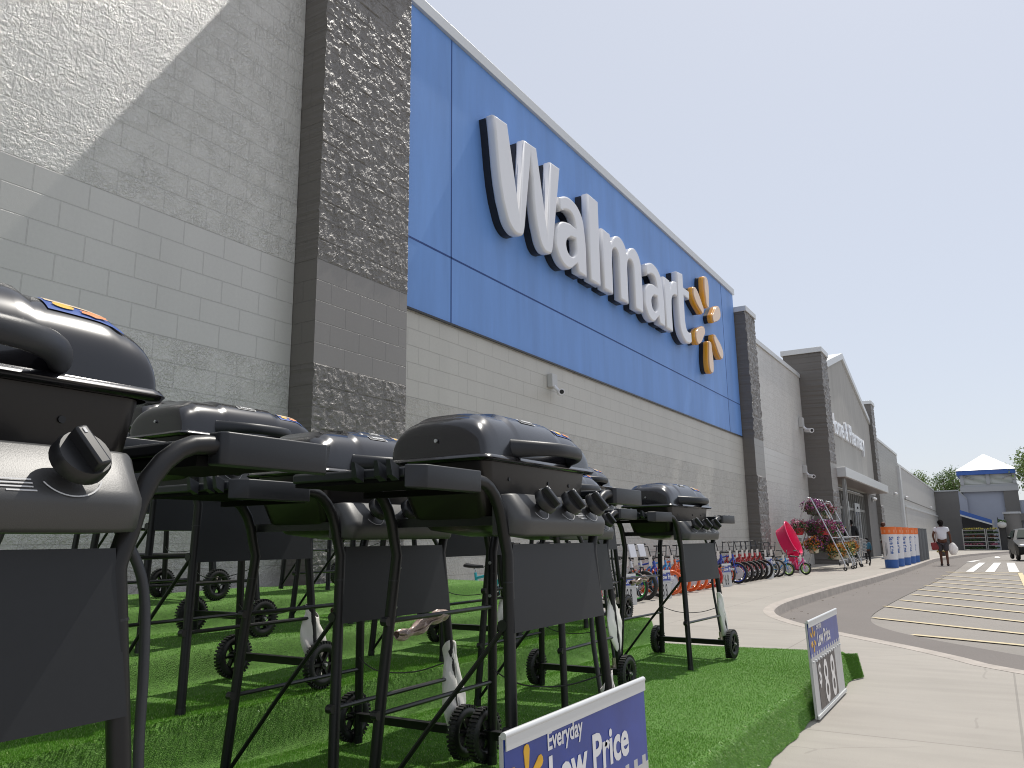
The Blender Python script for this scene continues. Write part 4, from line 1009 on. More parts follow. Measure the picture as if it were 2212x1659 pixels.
bikes = [
 # x, y, rz, R, frame, rim, label, kw
 (-5.15, 7.4, 6, .25, 'teal', 'white', 'teal bicycle seen through the legs of the middle grill', {}),
 (-5.15, 8.1, 0, .25, 'teal', 'white', 'second teal bicycle, further along behind the middle grill legs', {}),
 (-5.2, 9.0, 4, .25, 'white', 'blue', 'white bicycle with blue rims behind the middle grill', {}),
 (-5.2, 9.9, 3, .24, 'red', 'white', 'red bicycle mostly hidden behind the middle grill panel', {}),
 (-5.72, 12.45, 0, .235, 'white', 'green', 'white bicycle with green rims left of the separately standing grill', dict(plate='white')),
 (-5.75, 12.95, -2, .235, 'white', 'black', 'white bicycle with big number plate beside the green rimmed one', dict(plate='white', wf=1.5)),
 (-5.72, 13.5, 3, .225, 'blue', 'black', 'blue bicycle with black wheels left of the orange wheels', dict(disc=False)),
 (-5.72, 14.0, 14, .225, 'sky', 'orange', 'light blue bicycle with turned orange front wheel, nearest of the orange wheels', dict(tyre='orange', disc=True, steer=.5)),
 (-5.72, 14.55, 6, .225, 'orange', 'orange', 'orange bicycle second of the orange wheeled row', dict(tyre='orange', disc=True)),
 (-5.72, 15.05, 10, .225, 'sky', 'orange', 'light blue bicycle third of the orange wheeled row', dict(tyre='orange', disc=True)),
 (-5.72, 15.55, 8, .225, 'orange', 'orange', 'orange bicycle fourth of the orange wheeled row', dict(tyre='orange', disc=True)),
 (-5.72, 16.05, 9, .225, 'sky', 'orange', 'light blue bicycle fifth of the orange wheeled row', dict(tyre='orange', disc=True)),
 (-5.72, 16.55, 7, .225, 'red', 'red', 'red bicycle last of the row behind the standing grill panel', dict(tyre='red')),
 (-5.70, 17.45, 0, .235, 'blue', 'orange', 'blue bicycle with spoked orange rim just right of the standing grill', dict()),
 (-5.62, 18.05, 3, .235, 'blue', 'blue', 'blue bicycle with blue front rim and white disc', dict(disc=True)),
 (-5.62, 18.6, 2, .235, 'red', 'black', 'first red bicycle right of the blue rimmed bicycle', {}),
 (-5.62, 19.05, 4, .235, 'red', 'black', 'second red bicycle right of the blue rimmed bicycle', {}),
 (-5.62, 19.5, 0, .235, 'red', 'black', 'third red bicycle right of the blue rimmed bicycle', {}),
 (-5.62, 19.95, 3, .235, 'red', 'black', 'fourth red bicycle, just left of the 54 price sign', {}),
 (-5.60, 20.4, 1, .235, 'red', 'black', 'fifth red bicycle, behind the 54 price sign', {}),
 (-5.55, 21.0, 2, .225, 'black', 'silver', 'black bicycle with silver rims right of the 54 price sign', {}),
 (-5.50, 21.5, -3, .225, 'black', 'silver', 'second black bicycle, next to the lime wheels', {}),
 (-5.42, 22.1, 0, .17, 'sky', 'lime', 'small light blue bicycle with lime wheels, left of the two', dict(disc=True)),
 (-5.12, 22.85, -4, .165, 'pink', 'lime', 'small pink bicycle with lime wheel at the end of the row', dict(disc=True)),
]
for (x, y, rz, R, fr_, rim_, lb, kw) in bikes: make_bike(x + .26 + (0 if y < 21.8 else .12), y, rz - 14, R, fr_, rim_, lb, BG, **kw)
def small_sign(x, y, digits, lb, h=.47, wd=.34):
    r = price_sign((x, y, .0), math.radians(-16), wd, h, digits, lb, -.03, small=True)
    r['group'] = 'small price boards between the bicycles'
small_sign(-5.02, 11.55, '$88', 'small price board left of the green rimmed bicycle')
small_sign(-4.98, 13.0, '$88', 'small price board in front of the black wheeled bicycle, left of the orange wheels')
small_sign(-5.0, 16.75, '$68', 'small price board beside the standing grill, after the orange wheels')
small_sign(-4.98, 20.35, '$54', 'small price board reading 54 among the red bicycles', .52, .36)
small_sign(-4.95, 22.2, '$44', 'small price board between the two lime wheels', .45, .32)
small_sign(-4.85, 23.6, '$44', 'small price board at the end of the bicycle row, by the pink pool', .45, .32)

# ---------------------------------------------------------------- pink plastic pools leaning by the wall
pk = mat('pink_plastic', (.80, .02, .13), .3, coat=.4)
def pool(loc, rot, rx, rz_, dep, lb):
    r = empty('plastic_pool', loc, 0, lb, 'kiddie pool', 'pink plastic pools'); r.rotation_euler = rot
    mb = MB(); prof = [(1, 0), (1.03, .01), (1.03, .035), (.98, .035), (.95, .0), (.93, -.03), (.84, -dep * .5), (.78, -dep), (0.01, -dep)]
    n_ = 32; vs = []
    for i in range(n_):
        a = 2 * PI * i / n_
        for (k, d_) in prof: vs.append((d_, rx * k * math.cos(a), rz_ * k * math.sin(a)))
    m_ = len(prof); mb.add(vs, [(i * m_ + j, ((i + 1) % n_) * m_ + j, ((i + 1) % n_) * m_ + j + 1, i * m_ + j + 1) for i in range(n_) for j in range(m_ - 1)])
    mb.build('basin', pk, r, smooth=40)
    MB().torus((.02, 0, 0), (1, 0, 0), 1, .018, 40, 8).build('rim', pk, r, smooth=60)
    ch = [c for c in bpy.data.objects if c.parent == r and c.name.startswith('rim')][0]
    for v in ch.data.vertices:
        a = math.atan2(v.co.z, v.co.y); rr_ = math.hypot(v.co.y, v.co.z) - 1
        v.co.y = (rx * 1.03 + rr_) * math.cos(a); v.co.z = (rz_ * 1.03 + rr_) * math.sin(a)
pool((-5.12, 24.35, .98), (0, math.radians(-22), math.radians(-8)), .34, .50, .34, 'pink plastic pool leaning up behind the last bicycles')
pool((-5.05, 24.55, .34), (0, math.radians(-12), math.radians(-10)), .30, .33, .2, 'lower pink plastic pool behind the lime wheeled bicycle')

# ---------------------------------------------------------------- flower racks and baskets
petal = {n: mat('petals_' + n, c, .7) for n, c in dict(purple=(.30, .08, .24), pink=(.50, .16, .26), magenta=(.30, .03, .13), orange=(.50, .16, .02), yellow=(.46, .37, .08), white=(.7, .62, .6), rust=(.20, .04, .035)).items()}
leafm = mat('basket_leaves', (.045, .10, .025), .6)
def cluster(name, c, rx, ry, rz_, n_, size, m, parent, seed, shell=.6):
    r = np.random.default_rng(seed); d_ = r.normal(size=(n_, 3)); d_ /= np.linalg.norm(d_, axis=1)[:, None]; rad = r.uniform(shell, 1, n_)[:, None] * (1 + .18 * np.sin(d_[:, :1] * 5 + seed) + .12 * np.sin(d_[:, 1:2] * 9))
    P = np.array(c) + d_ * rad * np.array([rx, ry, rz_]); a = r.normal(size=(n_, 3)); a /= np.linalg.norm(a, axis=1)[:, None]; b2 = np.cross(a, r.normal(size=(n_, 3))); b2 /= np.linalg.norm(b2, axis=1)[:, None]
    s_ = size * r.uniform(.6, 1.4, n_)[:, None]
    co = np.stack([P - a * s_, P + b2 * s_ * .7, P + a * s_, P - b2 * s_ * .7], 1).reshape(-1, 3)
    me = bpy.data.meshes.new(name); me.vertices.add(4 * n_); me.vertices.foreach_set('co', co.astype('f').ravel()); me.loops.add(4 * n_); me.loops.foreach_set('vertex_index', np.arange(4 * n_, dtype='i'))
    me.polygons.add(n_); me.polygons.foreach_set('loop_start', np.arange(0, 4 * n_, 4, dtype='i')); me.update(); me.validate(); me.materials.append(m)
    o = bpy.data.objects.new(name, me); col.objects.link(o); o.parent = parent; o['kind'] = 'stuff'; return o
def frack(y0, y1, lb):
    r = empty('flower_rack', (-4.8, y0, 0), 0, lb, 'flower rack', 'galvanised flower racks'); L_ = y1 - y0
    for yy in (0, L_):
        mb = MB(); P = [(.86, yy, .10), (.84, yy, .26), (.70, yy, .62), (.10, yy, 2.06), (.02, yy, 2.17), (-.06, yy, 2.17), (-.12, yy, 2.08), (-.78, yy, .25), (-.80, yy, .10)]
        mb.tube([tuple(q) for q in sm([np.array(p) for p in P], 3)], .021, 8); mb.build('side_frame', M['gmetal'], r, smooth=50)
        for xx in (.86, -.80):
            MB().torus((xx, yy, .06), (0, 1, 0), .04, .02, 14, 6).build('caster', TYRE, r)
    for z, xh in ((2.1, .10), (1.52, .34), (.98, .58), (.30, .74)):
        for s_ in ((1,) if z < .5 else (1, -1)):
            mb = MB(); mb.tube([(s_ * xh - .02, 0, z), (s_ * xh - .02, L_, z)], .011, 6); mb.build('cross_bar', M['gmetal'], r)
            if z in (1.52, .98):
                mb = MB()
                mb.tube([(s_ * xh - .02, 0, z - .012), (s_ * xh - .02, L_, z - .012)], .004, 4)
                for k in range(12):
                    yk = L_ * (k + .5) / 12; mb.tube([(s_ * xh - .02, yk, z), (s_ * xh + .03 * s_, yk, z - .02), (s_ * xh + .03 * s_, yk, z - .10)], .006, 4)
                mb.build('hook_row', BKP, r)
frack(25.6, 27.05, 'galvanised A-frame flower rack, the nearer of the two'); frack(27.55, 28.95, 'galvanised A-frame flower rack, the farther one, ending by the doors')
fl = [
 (-4.75, 25.95, 1.95, 'purple', 'pink', 'dark', 'purple and pink flower basket on top of the nearer rack'),
 (-4.75, 26.7, 1.95, 'purple', 'magenta', 'dark', 'second purple flower basket on top of the nearer rack'),
 (-4.70, 28.2, 1.88, 'rust', 'pink', 'cream', 'rust and pink flower basket in a cream pot on top of the farther rack'),
 (-5.15, 25.7, 1.33, 'pink', 'rust', 'redtray', 'pink flowers over a red tray, middle tier, left end'),
 (-4.45, 26.0, 1.32, 'magenta', 'purple', 'redtray', 'magenta flowers over a red tray, middle tier of the nearer rack'),
 (-4.45, 26.75, 1.30, 'magenta', 'pink', 'dark', 'magenta flower basket, middle tier, right end of the nearer rack'),
 (-4.45, 28.3, 1.25, 'purple', 'yellow', 'cream', 'purple and yellow flower basket in a cream pot, middle tier of the farther rack'),
 (-5.25, 25.6, .68, 'yellow', 'rust', 'dark', 'yellow flower basket with a tag, low at the left end'),
 (-4.75, 25.75, .78, 'orange', 'purple', 'cream', 'orange and dark flower basket in a cream pot, bottom tier centre left'),
 (-4.65, 26.4, .84, 'rust', 'purple', 'dark', 'dark purple flower basket, bottom tier centre'),
 (-4.22, 26.35, .58, 'orange', 'yellow', 'cream', 'bright orange flower basket, lowest of the nearer rack'),
 (-4.15, 27.7, .60, 'yellow', 'orange', 'cream', 'yellow and orange flower basket, bottom of the farther rack'),
 (-4.12, 28.7, .66, 'orange', 'yellow', 'cream', 'red orange flower basket, bottom right end of the farther rack')]
fl2 = fl + [(-4.9, 26.5, 1.30, 'purple', 'pink', 'dark', 'purple flower basket inside the nearer rack, middle tier back'), (-4.95, 26.9, .75, 'rust', 'orange', 'dark', 'dark foliage basket low inside the nearer rack'),
 (-4.5, 27.05, .85, 'magenta', 'rust', 'dark', 'dark magenta basket on the bottom tier at the gap between the racks'), (-4.75, 27.7, 1.30, 'pink', 'white', 'dark', 'pink and white basket, middle tier, left end of the farther rack'),
 (-4.85, 28.6, .75, 'yellow', 'white', 'dark', 'pale flower basket low inside the farther rack')]
potm = {'dark': mat('pot_dark', (.06, .05, .045), .6), 'cream': mat('pot_cream', (.60, .54, .40), .5), 'redtray': mat('pot_red', (.45, .02, .03), .35)}
for k, (x, y, z, c1, c2, pt, lb) in enumerate(fl2):
    r = empty('flower_basket', (x - .07, y, z - .16), 0, lb, 'flower basket', 'potted flowers on the racks')
    mb = MB(); prof = [(.0, -.10), (.13, -.10), (.19, .10), (.20, .10), (.20, .085)]; n_ = 16
    vs = [(a * math.cos(2 * PI * i / n_), a * math.sin(2 * PI * i / n_), z_) for i in range(n_) for a, z_ in prof]; m_ = len(prof)
    mb.add(vs, [(i * m_ + j, ((i + 1) % n_) * m_ + j, ((i + 1) % n_) * m_ + j + 1, i * m_ + j + 1) for i in range(n_) for j in range(m_ - 1)]); mb.build('pot', potm[pt], r, smooth=40)
    cluster('leaves', (0, 0, .12), .27, .37, .22, 600, .030, leafm, r, k, .3)
    cluster('blooms', (0, 0, .17), .27, .36, .21, 260, .030, petal[c1], r, k + 50, .8)
    cluster('blooms', (0, 0, .17), .27, .36, .21, 120, .028, petal[c2], r, k + 90, .8)

# shopping carts beside the rack
def cart(x, y, rz, lb):
    r = empty('shopping_cart', (x, y, 0), math.radians(rz), lb, 'shopping cart', 'shopping carts by the doors')
    mb = MB(); W0, W1, z0, z1 = .2, .26, .45, .95
    c0 = [(-.40, -W0, z0 + .1), (.42, -W0 * .8, z0), (.42, W0 * .8, z0), (-.40, W0, z0 + .1)]; c1 = [(-.48, -W1, z1), (.50, -W1 * .75, z1 - .08), (.50, W1 * .75, z1 - .08), (-.48, W1, z1)]
    for t in (0, .25, .5, .75, 1):
        q = [tuple(np.array(a) * (1 - t) + np.array(b2) * t) for a, b2 in zip(c0, c1)]; mb.tube(q, .006 if 0 < t < 1 else .010, 5, closed=True)
    for e in range(4):
        for k in range(8):
            t = k / 8; a = np.array(c0[e]) * (1 - t) + np.array(c0[(e + 1) % 4]) * t; b2 = np.array(c1[e]) * (1 - t) + np.array(c1[(e + 1) % 4]) * t; mb.tube([a, b2], .004, 4)
    mb.build('basket', M['gmetal'], r)
    mb = MB()
    for s_ in (-1, 1): mb.tube([(-.5, s_ * .24, .98), (-.42, s_ * .23, .30), (.40, s_ * .2, .18), (.44, s_ * .2, .12)], .012, 6); mb.tube([(-.42, s_ * .23, .30), (-.44, s_ * .23, .12)], .012, 6)
    mb.build('cart_frame', M['gmetal'], r)
    MB().cyl((-.52, -.26, 1.0), (-.52, .26, 1.0), .018, n=8).build('handle', M['white'], r)
    for sx in (.44, -.44):
        for s_ in (-1, 1): MB().torus((sx, s_ * .22, .06), (0, 1, 0), .042, .018, 14, 6).build('caster', TYRE, r)
cart(-4.15, 29.9, 80, 'shopping cart with white handle just right of the flower racks'); cart(-4.55, 30.6, 84, 'second shopping cart nested behind the first, near the doors')

# ---------------------------------------------------------------- bollards
bo = mat('bollard_orange', (.80, .17, .03), .5); bw = mat('bollard_white', (.72, .72, .74), .5); bb = mat('bollard_blue', (.03, .11, .36), .5); bgm = mat('bollard_grey', (.12, .125, .13), .6)
def bollard(x, y, printed, lb):
    z = G(y); r = empty('bollard', (x, y, z), 0, lb, 'bollard', 'row of tall bollards before the entrance')
    R0, R1, h_ = .20, .235, 1.30
    def R_(t): return R0 + (R1 - R0) * t
    if not printed:
        MB().tube([(0, 0, 0), (0, 0, h_ - .04), (0, 0, h_ - .03), (0, 0, h_)], [R0 * .9, R0 * .9, R0 * .95, R0 * .92], 24).build('post', bgm, r, smooth=40); return
    MB().cyl((0, 0, 0), (0, 0, .26), R_(0), R_(.2), 28).build('blue_band', bb, r, smooth=40)
    wb_ = MB().cyl((0, 0, .262), (0, 0, 1.06), R_(.2), R_(.82), 28).build('white_sleeve', bw, r, smooth=40)
    ob = MB().cyl((0, 0, 1.062), (0, 0, h_), R_(.82), R_(1), 28).build('orange_band', bo, r, smooth=40)
    # vertical lettering, top to bottom, wrapped on the sleeve
    def wrap(a0, dz=.0015):
        def f(x_, y_, z_):   # text x runs down, text y runs around
            zz = .985 - x_; rr_ = R_((zz) / h_) + dz; a = a0 + y_ / rr_
            return (rr_ * math.cos(a), rr_ * math.sin(a), zz)
        return f
    text_mesh('lettering', 'Save time', .18, wrap(math.radians(-84)), bb, wb_, offset=.005, sx=.78)
    mb = MB()
    for k in range(3):
        a = math.radians(-122 + 7 * k); 
        mb.obox((R_(.5) * math.cos(a), R_(.5) * math.sin(a), .62), (0, 0, 1), (-math.sin(a), math.cos(a), 0), (math.cos(a), math.sin(a), 0), .24 - .03 * k, .0035, .004)
    mb.build('fine_print', bgm, wb_)
    mb = MB()
    for k in range(5):
        a = math.radians(-150 + 36 * k)
        mb.obox(((R_(.9) + .001) * math.cos(a), (R_(.9) + .001) * math.sin(a), 1.16), (0, 0, 1), (-math.sin(a), math.cos(a), 0), (math.cos(a), math.sin(a), 0), .045, .03, .002)
    mb.build('cart_mark', mat('orange_pale', (.85, .42, .25), .5) if 'op' not in M else M['op'], ob)
M['op'] = mat('orange_pale', (.80, .30, .14), .5)
for k, (x, y) in enumerate(((-2.98, 28.6), (-2.93, 30.0), (-2.86, 31.5), (-2.83, 33.2), (-2.80, 34.6))):
    bollard(x, y, True, 'orange, white and blue printed bollard, %s from the camera' % ['nearest', 'second', 'third', 'fourth', 'fifth'][k])
for k, (x, y) in enumerate(((-2.76, 36.0), (-2.74, 37.3), (-2.72, 38.7))):
    bollard(x, y, False, 'plain dark grey bollard, %s after the printed ones' % ['first', 'second', 'third'][k])

# ---------------------------------------------------------------- people
SK = {}
def skin_body(name, verts, edges, radii, m, parent, root=0, sub=2):
    me = bpy.data.meshes.new(name); me.from_pydata(verts, edges, []); o = bpy.data.objects.new(name, me); col.objects.link(o)
    s_ = o.modifiers.new('skin', 'SKIN'); s_.use_smooth_shade = True
    if not me.skin_vertices: 
        return None
    for i, r_ in enumerate(radii):
        r2 = r_ if hasattr(r_, '__len__') else (r_, r_); me.skin_vertices[0].data[i].radius = r2
    me.skin_vertices[0].data[root].use_root = True
    sb = o.modifiers.new('sub', 'SUBSURF'); sb.levels = sub; sb.render_levels = sub
    dg = bpy.context.evaluated_depsgraph_get(); dg.update()
    m2 = bpy.data.meshes.new_from_object(o.evaluated_get(dg)); bpy.data.objects.remove(o)
    m2.materials.clear(); m2.materials.append(m); m2.name = name
    o2 = bpy.data.objects.new(name, m2); col.objects.link(o2); o2.parent = parent; return o2
skin1 = mat('dark_skin', (.11, .05, .032), .7, spec=.25); shirt = mat('white_shirt', (.66, .66, .70), .8, bump=.004, bscale=20); shorts = mat('dark_shorts', (.045, .040, .045), .8); hairm = mat('black_hair', (.010, .008, .008), .95, spec=.1)
redbag = mat('red_bag', (.22, .02, .02), .5); jacket = mat('blue_jacket', (.02, .10, .16), .8); darkc = mat('dark_clothes', (.012, .012, .014), .8); shoe = mat('dark_shoe', (.03, .015, .012), .5); wshoe = mat('white_shoe', (.7, .7, .7), .5)
def person(loc, rz, h_, top, bottom, skinm, hair, label, cat='person', stride=.12, short=False, sleeves='short', shoes=None, armL=None, armR=None, child=False, hairstyle=1):
    """faces +y locally"""
    k = h_ / 1.70; r = empty('person', loc, math.radians(rz), label, 'person')
    hs = 1.25 if child else 1.0
    def S(p): return (p[0] * k, p[1] * k, p[2] * k)
    aL = armL or [(-.19, 0, 1.38), (-.24, .0, 1.12), (-.25, .08, .88)]; aR = armR or [(.19, 0, 1.38), (.245, -.02, 1.12), (.25, .05, .88)]
    lg = [[(-.09, 0, .90), (-.10, stride * .45, .50), (-.10, stride * .6, .09), (-.10, stride * .6 + .14, .03)], [(.09, 0, .90), (.10, -stride * .2, .50), (.10, -stride, .10), (.10, -stride + .13, .035)]]
    V = [(0, 0, .95), (0, 0, 1.12), (0, .0, 1.32), (0, 0, 1.44), (0, .005, 1.50), (0, .01, 1.58), (0, .01, 1.66)]; R_ = [(.14, .11), (.125, .10), (.15, .105), (.08, .07), (.048, .048), (.078 * hs, .09 * hs), (.06 * hs, .07 * hs)]
    E = [(0, 1), (1, 2), (2, 3), (3, 4), (4, 5), (5, 6)]
    for a, wr in ((aL, -1), (aR, 1)):
        b0 = len(V); V += a; R_ += [.058, .042, .030]; E += [(2, b0), (b0, b0 + 1), (b0 + 1, b0 + 2)]
        d_ = n3(np.array(a[2]) - np.array(a[1])); V.append(tuple(np.array(a[2]) + d_ * .07)); R_.append((.035, .02)); E.append((b0 + 2, b0 + 3))
        side = np.array([0, 1, 0])
        for q in range(4):
            base = np.array(a[2]) + d_ * .08 + side * (.022 * (1.5 - q)); V.append(tuple(base)); V.append(tuple(base + d_ * (.075 - .008 * abs(q - 1)) + np.array([-wr * .012, 0, 0]))); R_ += [.010, .008]; E += [(b0 + 3, len(V) - 2), (len(V) - 2, len(V) - 1)]
        V.append(tuple(np.array(a[2]) + d_ * .06 + side * .045)); R_.append(.010); E.append((b0 + 2, len(V) - 1))
    for l in lg:
        b0 = len(V); V += l; R_ += [.088, .058, .040, .034]; E += [(0, b0), (b0, b0 + 1), (b0 + 1, b0 + 2), (b0 + 2, b0 + 3)]
        for j, (t, rr_) in enumerate(((.5, .072),)): pass
    R_ = [tuple(np.array(q) * k) if hasattr(q, '__len__') else q * k for q in R_]
    body = skin_body('body', [S(v) for v in V], E, R_, skinm, r)
    # face: nose, ears, eyes
    fc = MB(); fc.ball(S((0, .105 * hs, 1.585)), .013 * k, .02 * k, .018 * k, 8); fc.ball(S((-.083 * hs, .01, 1.59)), .012 * k, .02 * k, .03 * k, 8); fc.ball(S((.083 * hs, .01, 1.59)), .012 * k, .02 * k, .03 * k, 8); fc.build('face', skinm, r, smooth=60)
    ey = MB(); ey.ball(S((-.033, .085 * hs, 1.61)), .011 * k, n=6); ey.ball(S((.033, .085 * hs, 1.61)), .011 * k, n=6); ey.build('eyes', hair, r)
    # clothing shells
    tv = [(0, 0, .93), (0, 0, 1.12), (0, 0, 1.33), (0, 0, 1.45)]; tr = [(.185, .15), (.170, .14), (.18, .136), (.085, .078)]; te = [(0, 1), (1, 2), (2, 3)]
    for a in (aL, aR):
        b0 = len(tv); tv.append(a[0]); tr.append(.078)
        if sleeves == 'short':
            tv.append(tuple(np.array(a[0]) * .45 + np.array(a[1]) * .55)); tr.append(.074); te += [(2, b0), (b0, b0 + 1)]
        else:
            tv += [a[1], a[2]]; tr += [.062, .048]; te += [(2, b0), (b0, b0 + 1), (b0 + 1, b0 + 2)]
    skin_body('shirt' if sleeves == 'short' else 'jacket', [S(v) for v in tv], te, [tuple(np.array(q) * k) if hasattr(q, '__len__') else q * k for q in tr], top, r)
    pv = [(0, 0, .97)]; prr = [(.175, .145)]; pe = []
    for l in lg:
        b0 = len(pv); kn_ = np.array(l[1])
        if short: pv += [tuple(np.array(l[0]) - [0, 0, .06]), tuple(kn_ + [0, 0, .02])]; prr += [.115, .098]; pe += [(0, b0), (b0, b0 + 1)]
        else: pv += [tuple(np.array(l[0]) - [0, 0, .06]), l[1], l[2]]; prr += [.108, .078, .062]; pe += [(0, b0), (b0, b0 + 1), (b0 + 1, b0 + 2)]
    skin_body('shorts' if short else 'trousers', [S(v) for v in pv], pe, [tuple(np.array(q) * k) if hasattr(q, '__len__') else q * k for q in prr], bottom, r)
    for l in lg:
        f0 = np.array(l[2]); MB().ball(S((f0[0], f0[1] + .06, .045)), .05 * k, .135 * k, .048 * k, 10).build('shoe', shoes or shoe, r, smooth=60)
    mb = MB(); mb.ball(S((0, -.015, 1.615)), .104 * k * hs, .112 * k * hs, .112 * k * hs, 14)
    if hairstyle == 2: mb.ball(S((.01, -.10, 1.56)), .07 * k, .07 * k, .10 * k, 10)
    hb = mb.build('hair', hair, r, smooth=60)
    return r
wl = (-1.80, 35.2, -.15)
person(wl, 4, 1.74, shirt, shorts, skin1, hairm, 'person in white shirt and dark knee length shorts walking away with bags', short=True, stride=.16,
       armL=[(-.20, 0, 1.38), (-.30, -.06, 1.13), (-.27, .03, .95)], armR=[(.20, 0, 1.38), (.27, .0, 1.12), (.28, .03, .87)], hairstyle=2)
mb = MB(); mb.obox((0, 0, 0), (1, 0, .1), (0, 1, 0), (-.1, 0, 1), .13, .06, .145); hb_ = mb.build('handbag', redbag, None, bevel=.04, loc=(wl[0] - .27, wl[1] - .03, .60)); tag(hb_, 'dark red shoulder bag hanging at the left side of the walking person', 'handbag')
mb = MB(); mb.tube([(.02, .0, .10), (.06, -.02, .45), (.14, -.05, .74), (.18, .04, .60), (.10, .06, .2), (.0, .02, .10)], .008, 6); mb.build('strap', redbag, hb_)
def pb(u, v):
    r_ = .035 + .135 * math.sin(PI * min(1, v * .95)) ** .8; a = 2 * PI * u; return (r_ * math.cos(a) * 1.0, r_ * math.sin(a) * .75, .20 - .46 * v)
o = crumple(pb, 20, 18, .01, 99, 'shopping_bag', M['bag']); o.location = (wl[0] + .33, wl[1] + .02, .52); tag(o, 'white plastic shopping bag in the right hand of the walking person', 'shopping bag')
person((-4.22, 32.9, 0), 30, .92, jacket, darkc, skin1, hairm, 'small child in a blue jacket standing near the entrance', sleeves='long', stride=.06, child=True)
person((-4.38, 40.0, 0), 100, 1.62, darkc, darkc, skin1, mat('brown_hair', (.10, .03, .015), .6), 'person in dark clothes half hidden by the printed bollards', sleeves='long', stride=.1, shoes=wshoe)
person((-5.15, 35.8, 0), 10, 1.68, darkc, darkc, skin1, hairm, 'person in black walking to the doors behind the flower racks', sleeves='long', stride=.15)

# ---------------------------------------------------------------- parked dark car
def car(x, y, z, rz, lb):
    r = empty('parked_car', (x, y, z), math.radians(rz), lb, 'car')
    paint = mat('dark_car_paint', (.008, .010, .010), .4, metal=0, spec=.25); gls = mat('car_glass', (.02, .035, .03), .6, spec=.05)
    L_, W_ = 4.5, .90
    # outline (y,z) along length; front at y=0
    low = [(0.05, .30), (-.02, .45), (0.0, .62), (.08, .74), (.35, .84), (.95, .93), (1.25, .96)]; rf = [(1.25, .96), (1.95, 1.38), (2.3, 1.45), (3.1, 1.45), (3.7, 1.36), (4.25, 1.02)]; rear = [(4.25, 1.02), (4.45, .95), (4.5, .60), (4.42, .30)]
    prof = low[:-1] + rf + rear[1:]
    def cs(y_, z_):      # half width by height/pos
        t = max(0, (z_ - .9) / .55); e = min(1, (y_ + .04) / .5) ** .5 if y_ > -.04 else 0; e2 = min(1, (4.54 - y_) / .4) ** .5
        return W_ * (1 - .26 * t) * (.80 + .20 * e) * (.84 + .16 * e2)
    mb = MB(); NX = 10; vs = []
    for (a, b_) in prof:
        for i in range(NX + 1):
            s_ = -1 + 2 * i / NX; wd = cs(a, b_); vs.append((s_ * wd, a + .10 * s_ * s_ * (1 if a < 1 else -.3 if a > 4 else 0), b_ - .05 * abs(s_) ** 4))
    mb.add(vs, [(i * (NX + 1) + j, (i + 1) * (NX + 1) + j, (i + 1) * (NX + 1) + j + 1, i * (NX + 1) + j + 1) for i in range(len(prof) - 1) for j in range(NX)])
    for s_ in (-1, 1):
        j = 0 if s_ < 0 else NX; edge = [vs[i * (NX + 1) + j] for i in range(len(prof))]; bot = [(s_ * W_ * .93 * (1 if .2 < e[1] < 4.3 else .9), e[1], .25) for e in edge]
        n_ = len(edge); mb.add([(e[0], e[1], e[2]) for e in edge] + [(s_ * cs(e[1], .6), e[1], min(e[2], .62)) for e in edge] + bot, [(i, i + 1, n_ + i + 1, n_ + i) for i in range(n_ - 1)] + [(n_ + i, n_ + i + 1, 2 * n_ + i + 1, 2 * n_ + i) for i in range(n_ - 1)])
    mb.build('body', paint, r, smooth=35)
    def P_(a, b_, s_, off=.012): wd = cs(a, b_); return (s_ * wd, a, b_ + off)
    mb = MB(); mb.add([P_(1.30, 1.0, -.86), P_(1.30, 1.0, .86), P_(1.92, 1.37, .82), P_(1.92, 1.37, -.82)], [(0, 1, 2, 3)]); 
    for v_ in range(len(mb.v)): mb.v[v_] = (mb.v[v_][0], mb.v[v_][1] - .02, mb.v[v_][2] + .01)
    mb.build('windshield', gls, r)
    for s_ in (-1, 1):
        mb = MB(); q = [(1.55, 1.02), (2.05, 1.34), (3.3, 1.34), (3.95, 1.04)]
        mb.add([(s_ * (cs(a, b_) + .012), a, b_) for a, b_ in q], [(0, 1, 2, 3)]); mb.build('side_window', gls, r)
        MB().ball((s_ * .66, .10, .66), .16, .10, .07, 10).build('headlight', mat('headlight', (.5, .5, .5), .1) if False else M['gmetal'], r, smooth=60)
        MB().ball((s_ * 1.0, 1.45, 1.02), .09, .06, .07, 8).build('side_mirror', paint, r, smooth=60)
        for yy in (.85, 3.6):
            we = empty('wheel', (s_ * .80, yy, .32), parent=r); MB().torus((0, 0, 0), (1, 0, 0), .235, .085, 28, 10).build('tyre', TYRE, we, smooth=50); MB().cyl((-.07, 0, 0), (.07, 0, 0), .17, n=20).build('rim', M['gmetal'], we)
    MB().box(-.55, .55, -.035, .05, .36, .50).build('grille', BKP, r, bevel=.02)
    MB().box(-.22, .22, -.05, -.03, .52, .62).build('number_plate', M['ink'], r)
    return r
car(1.62, 42.3, -.16, 4, 'dark green parked car at the right frame edge beyond the crosswalk')

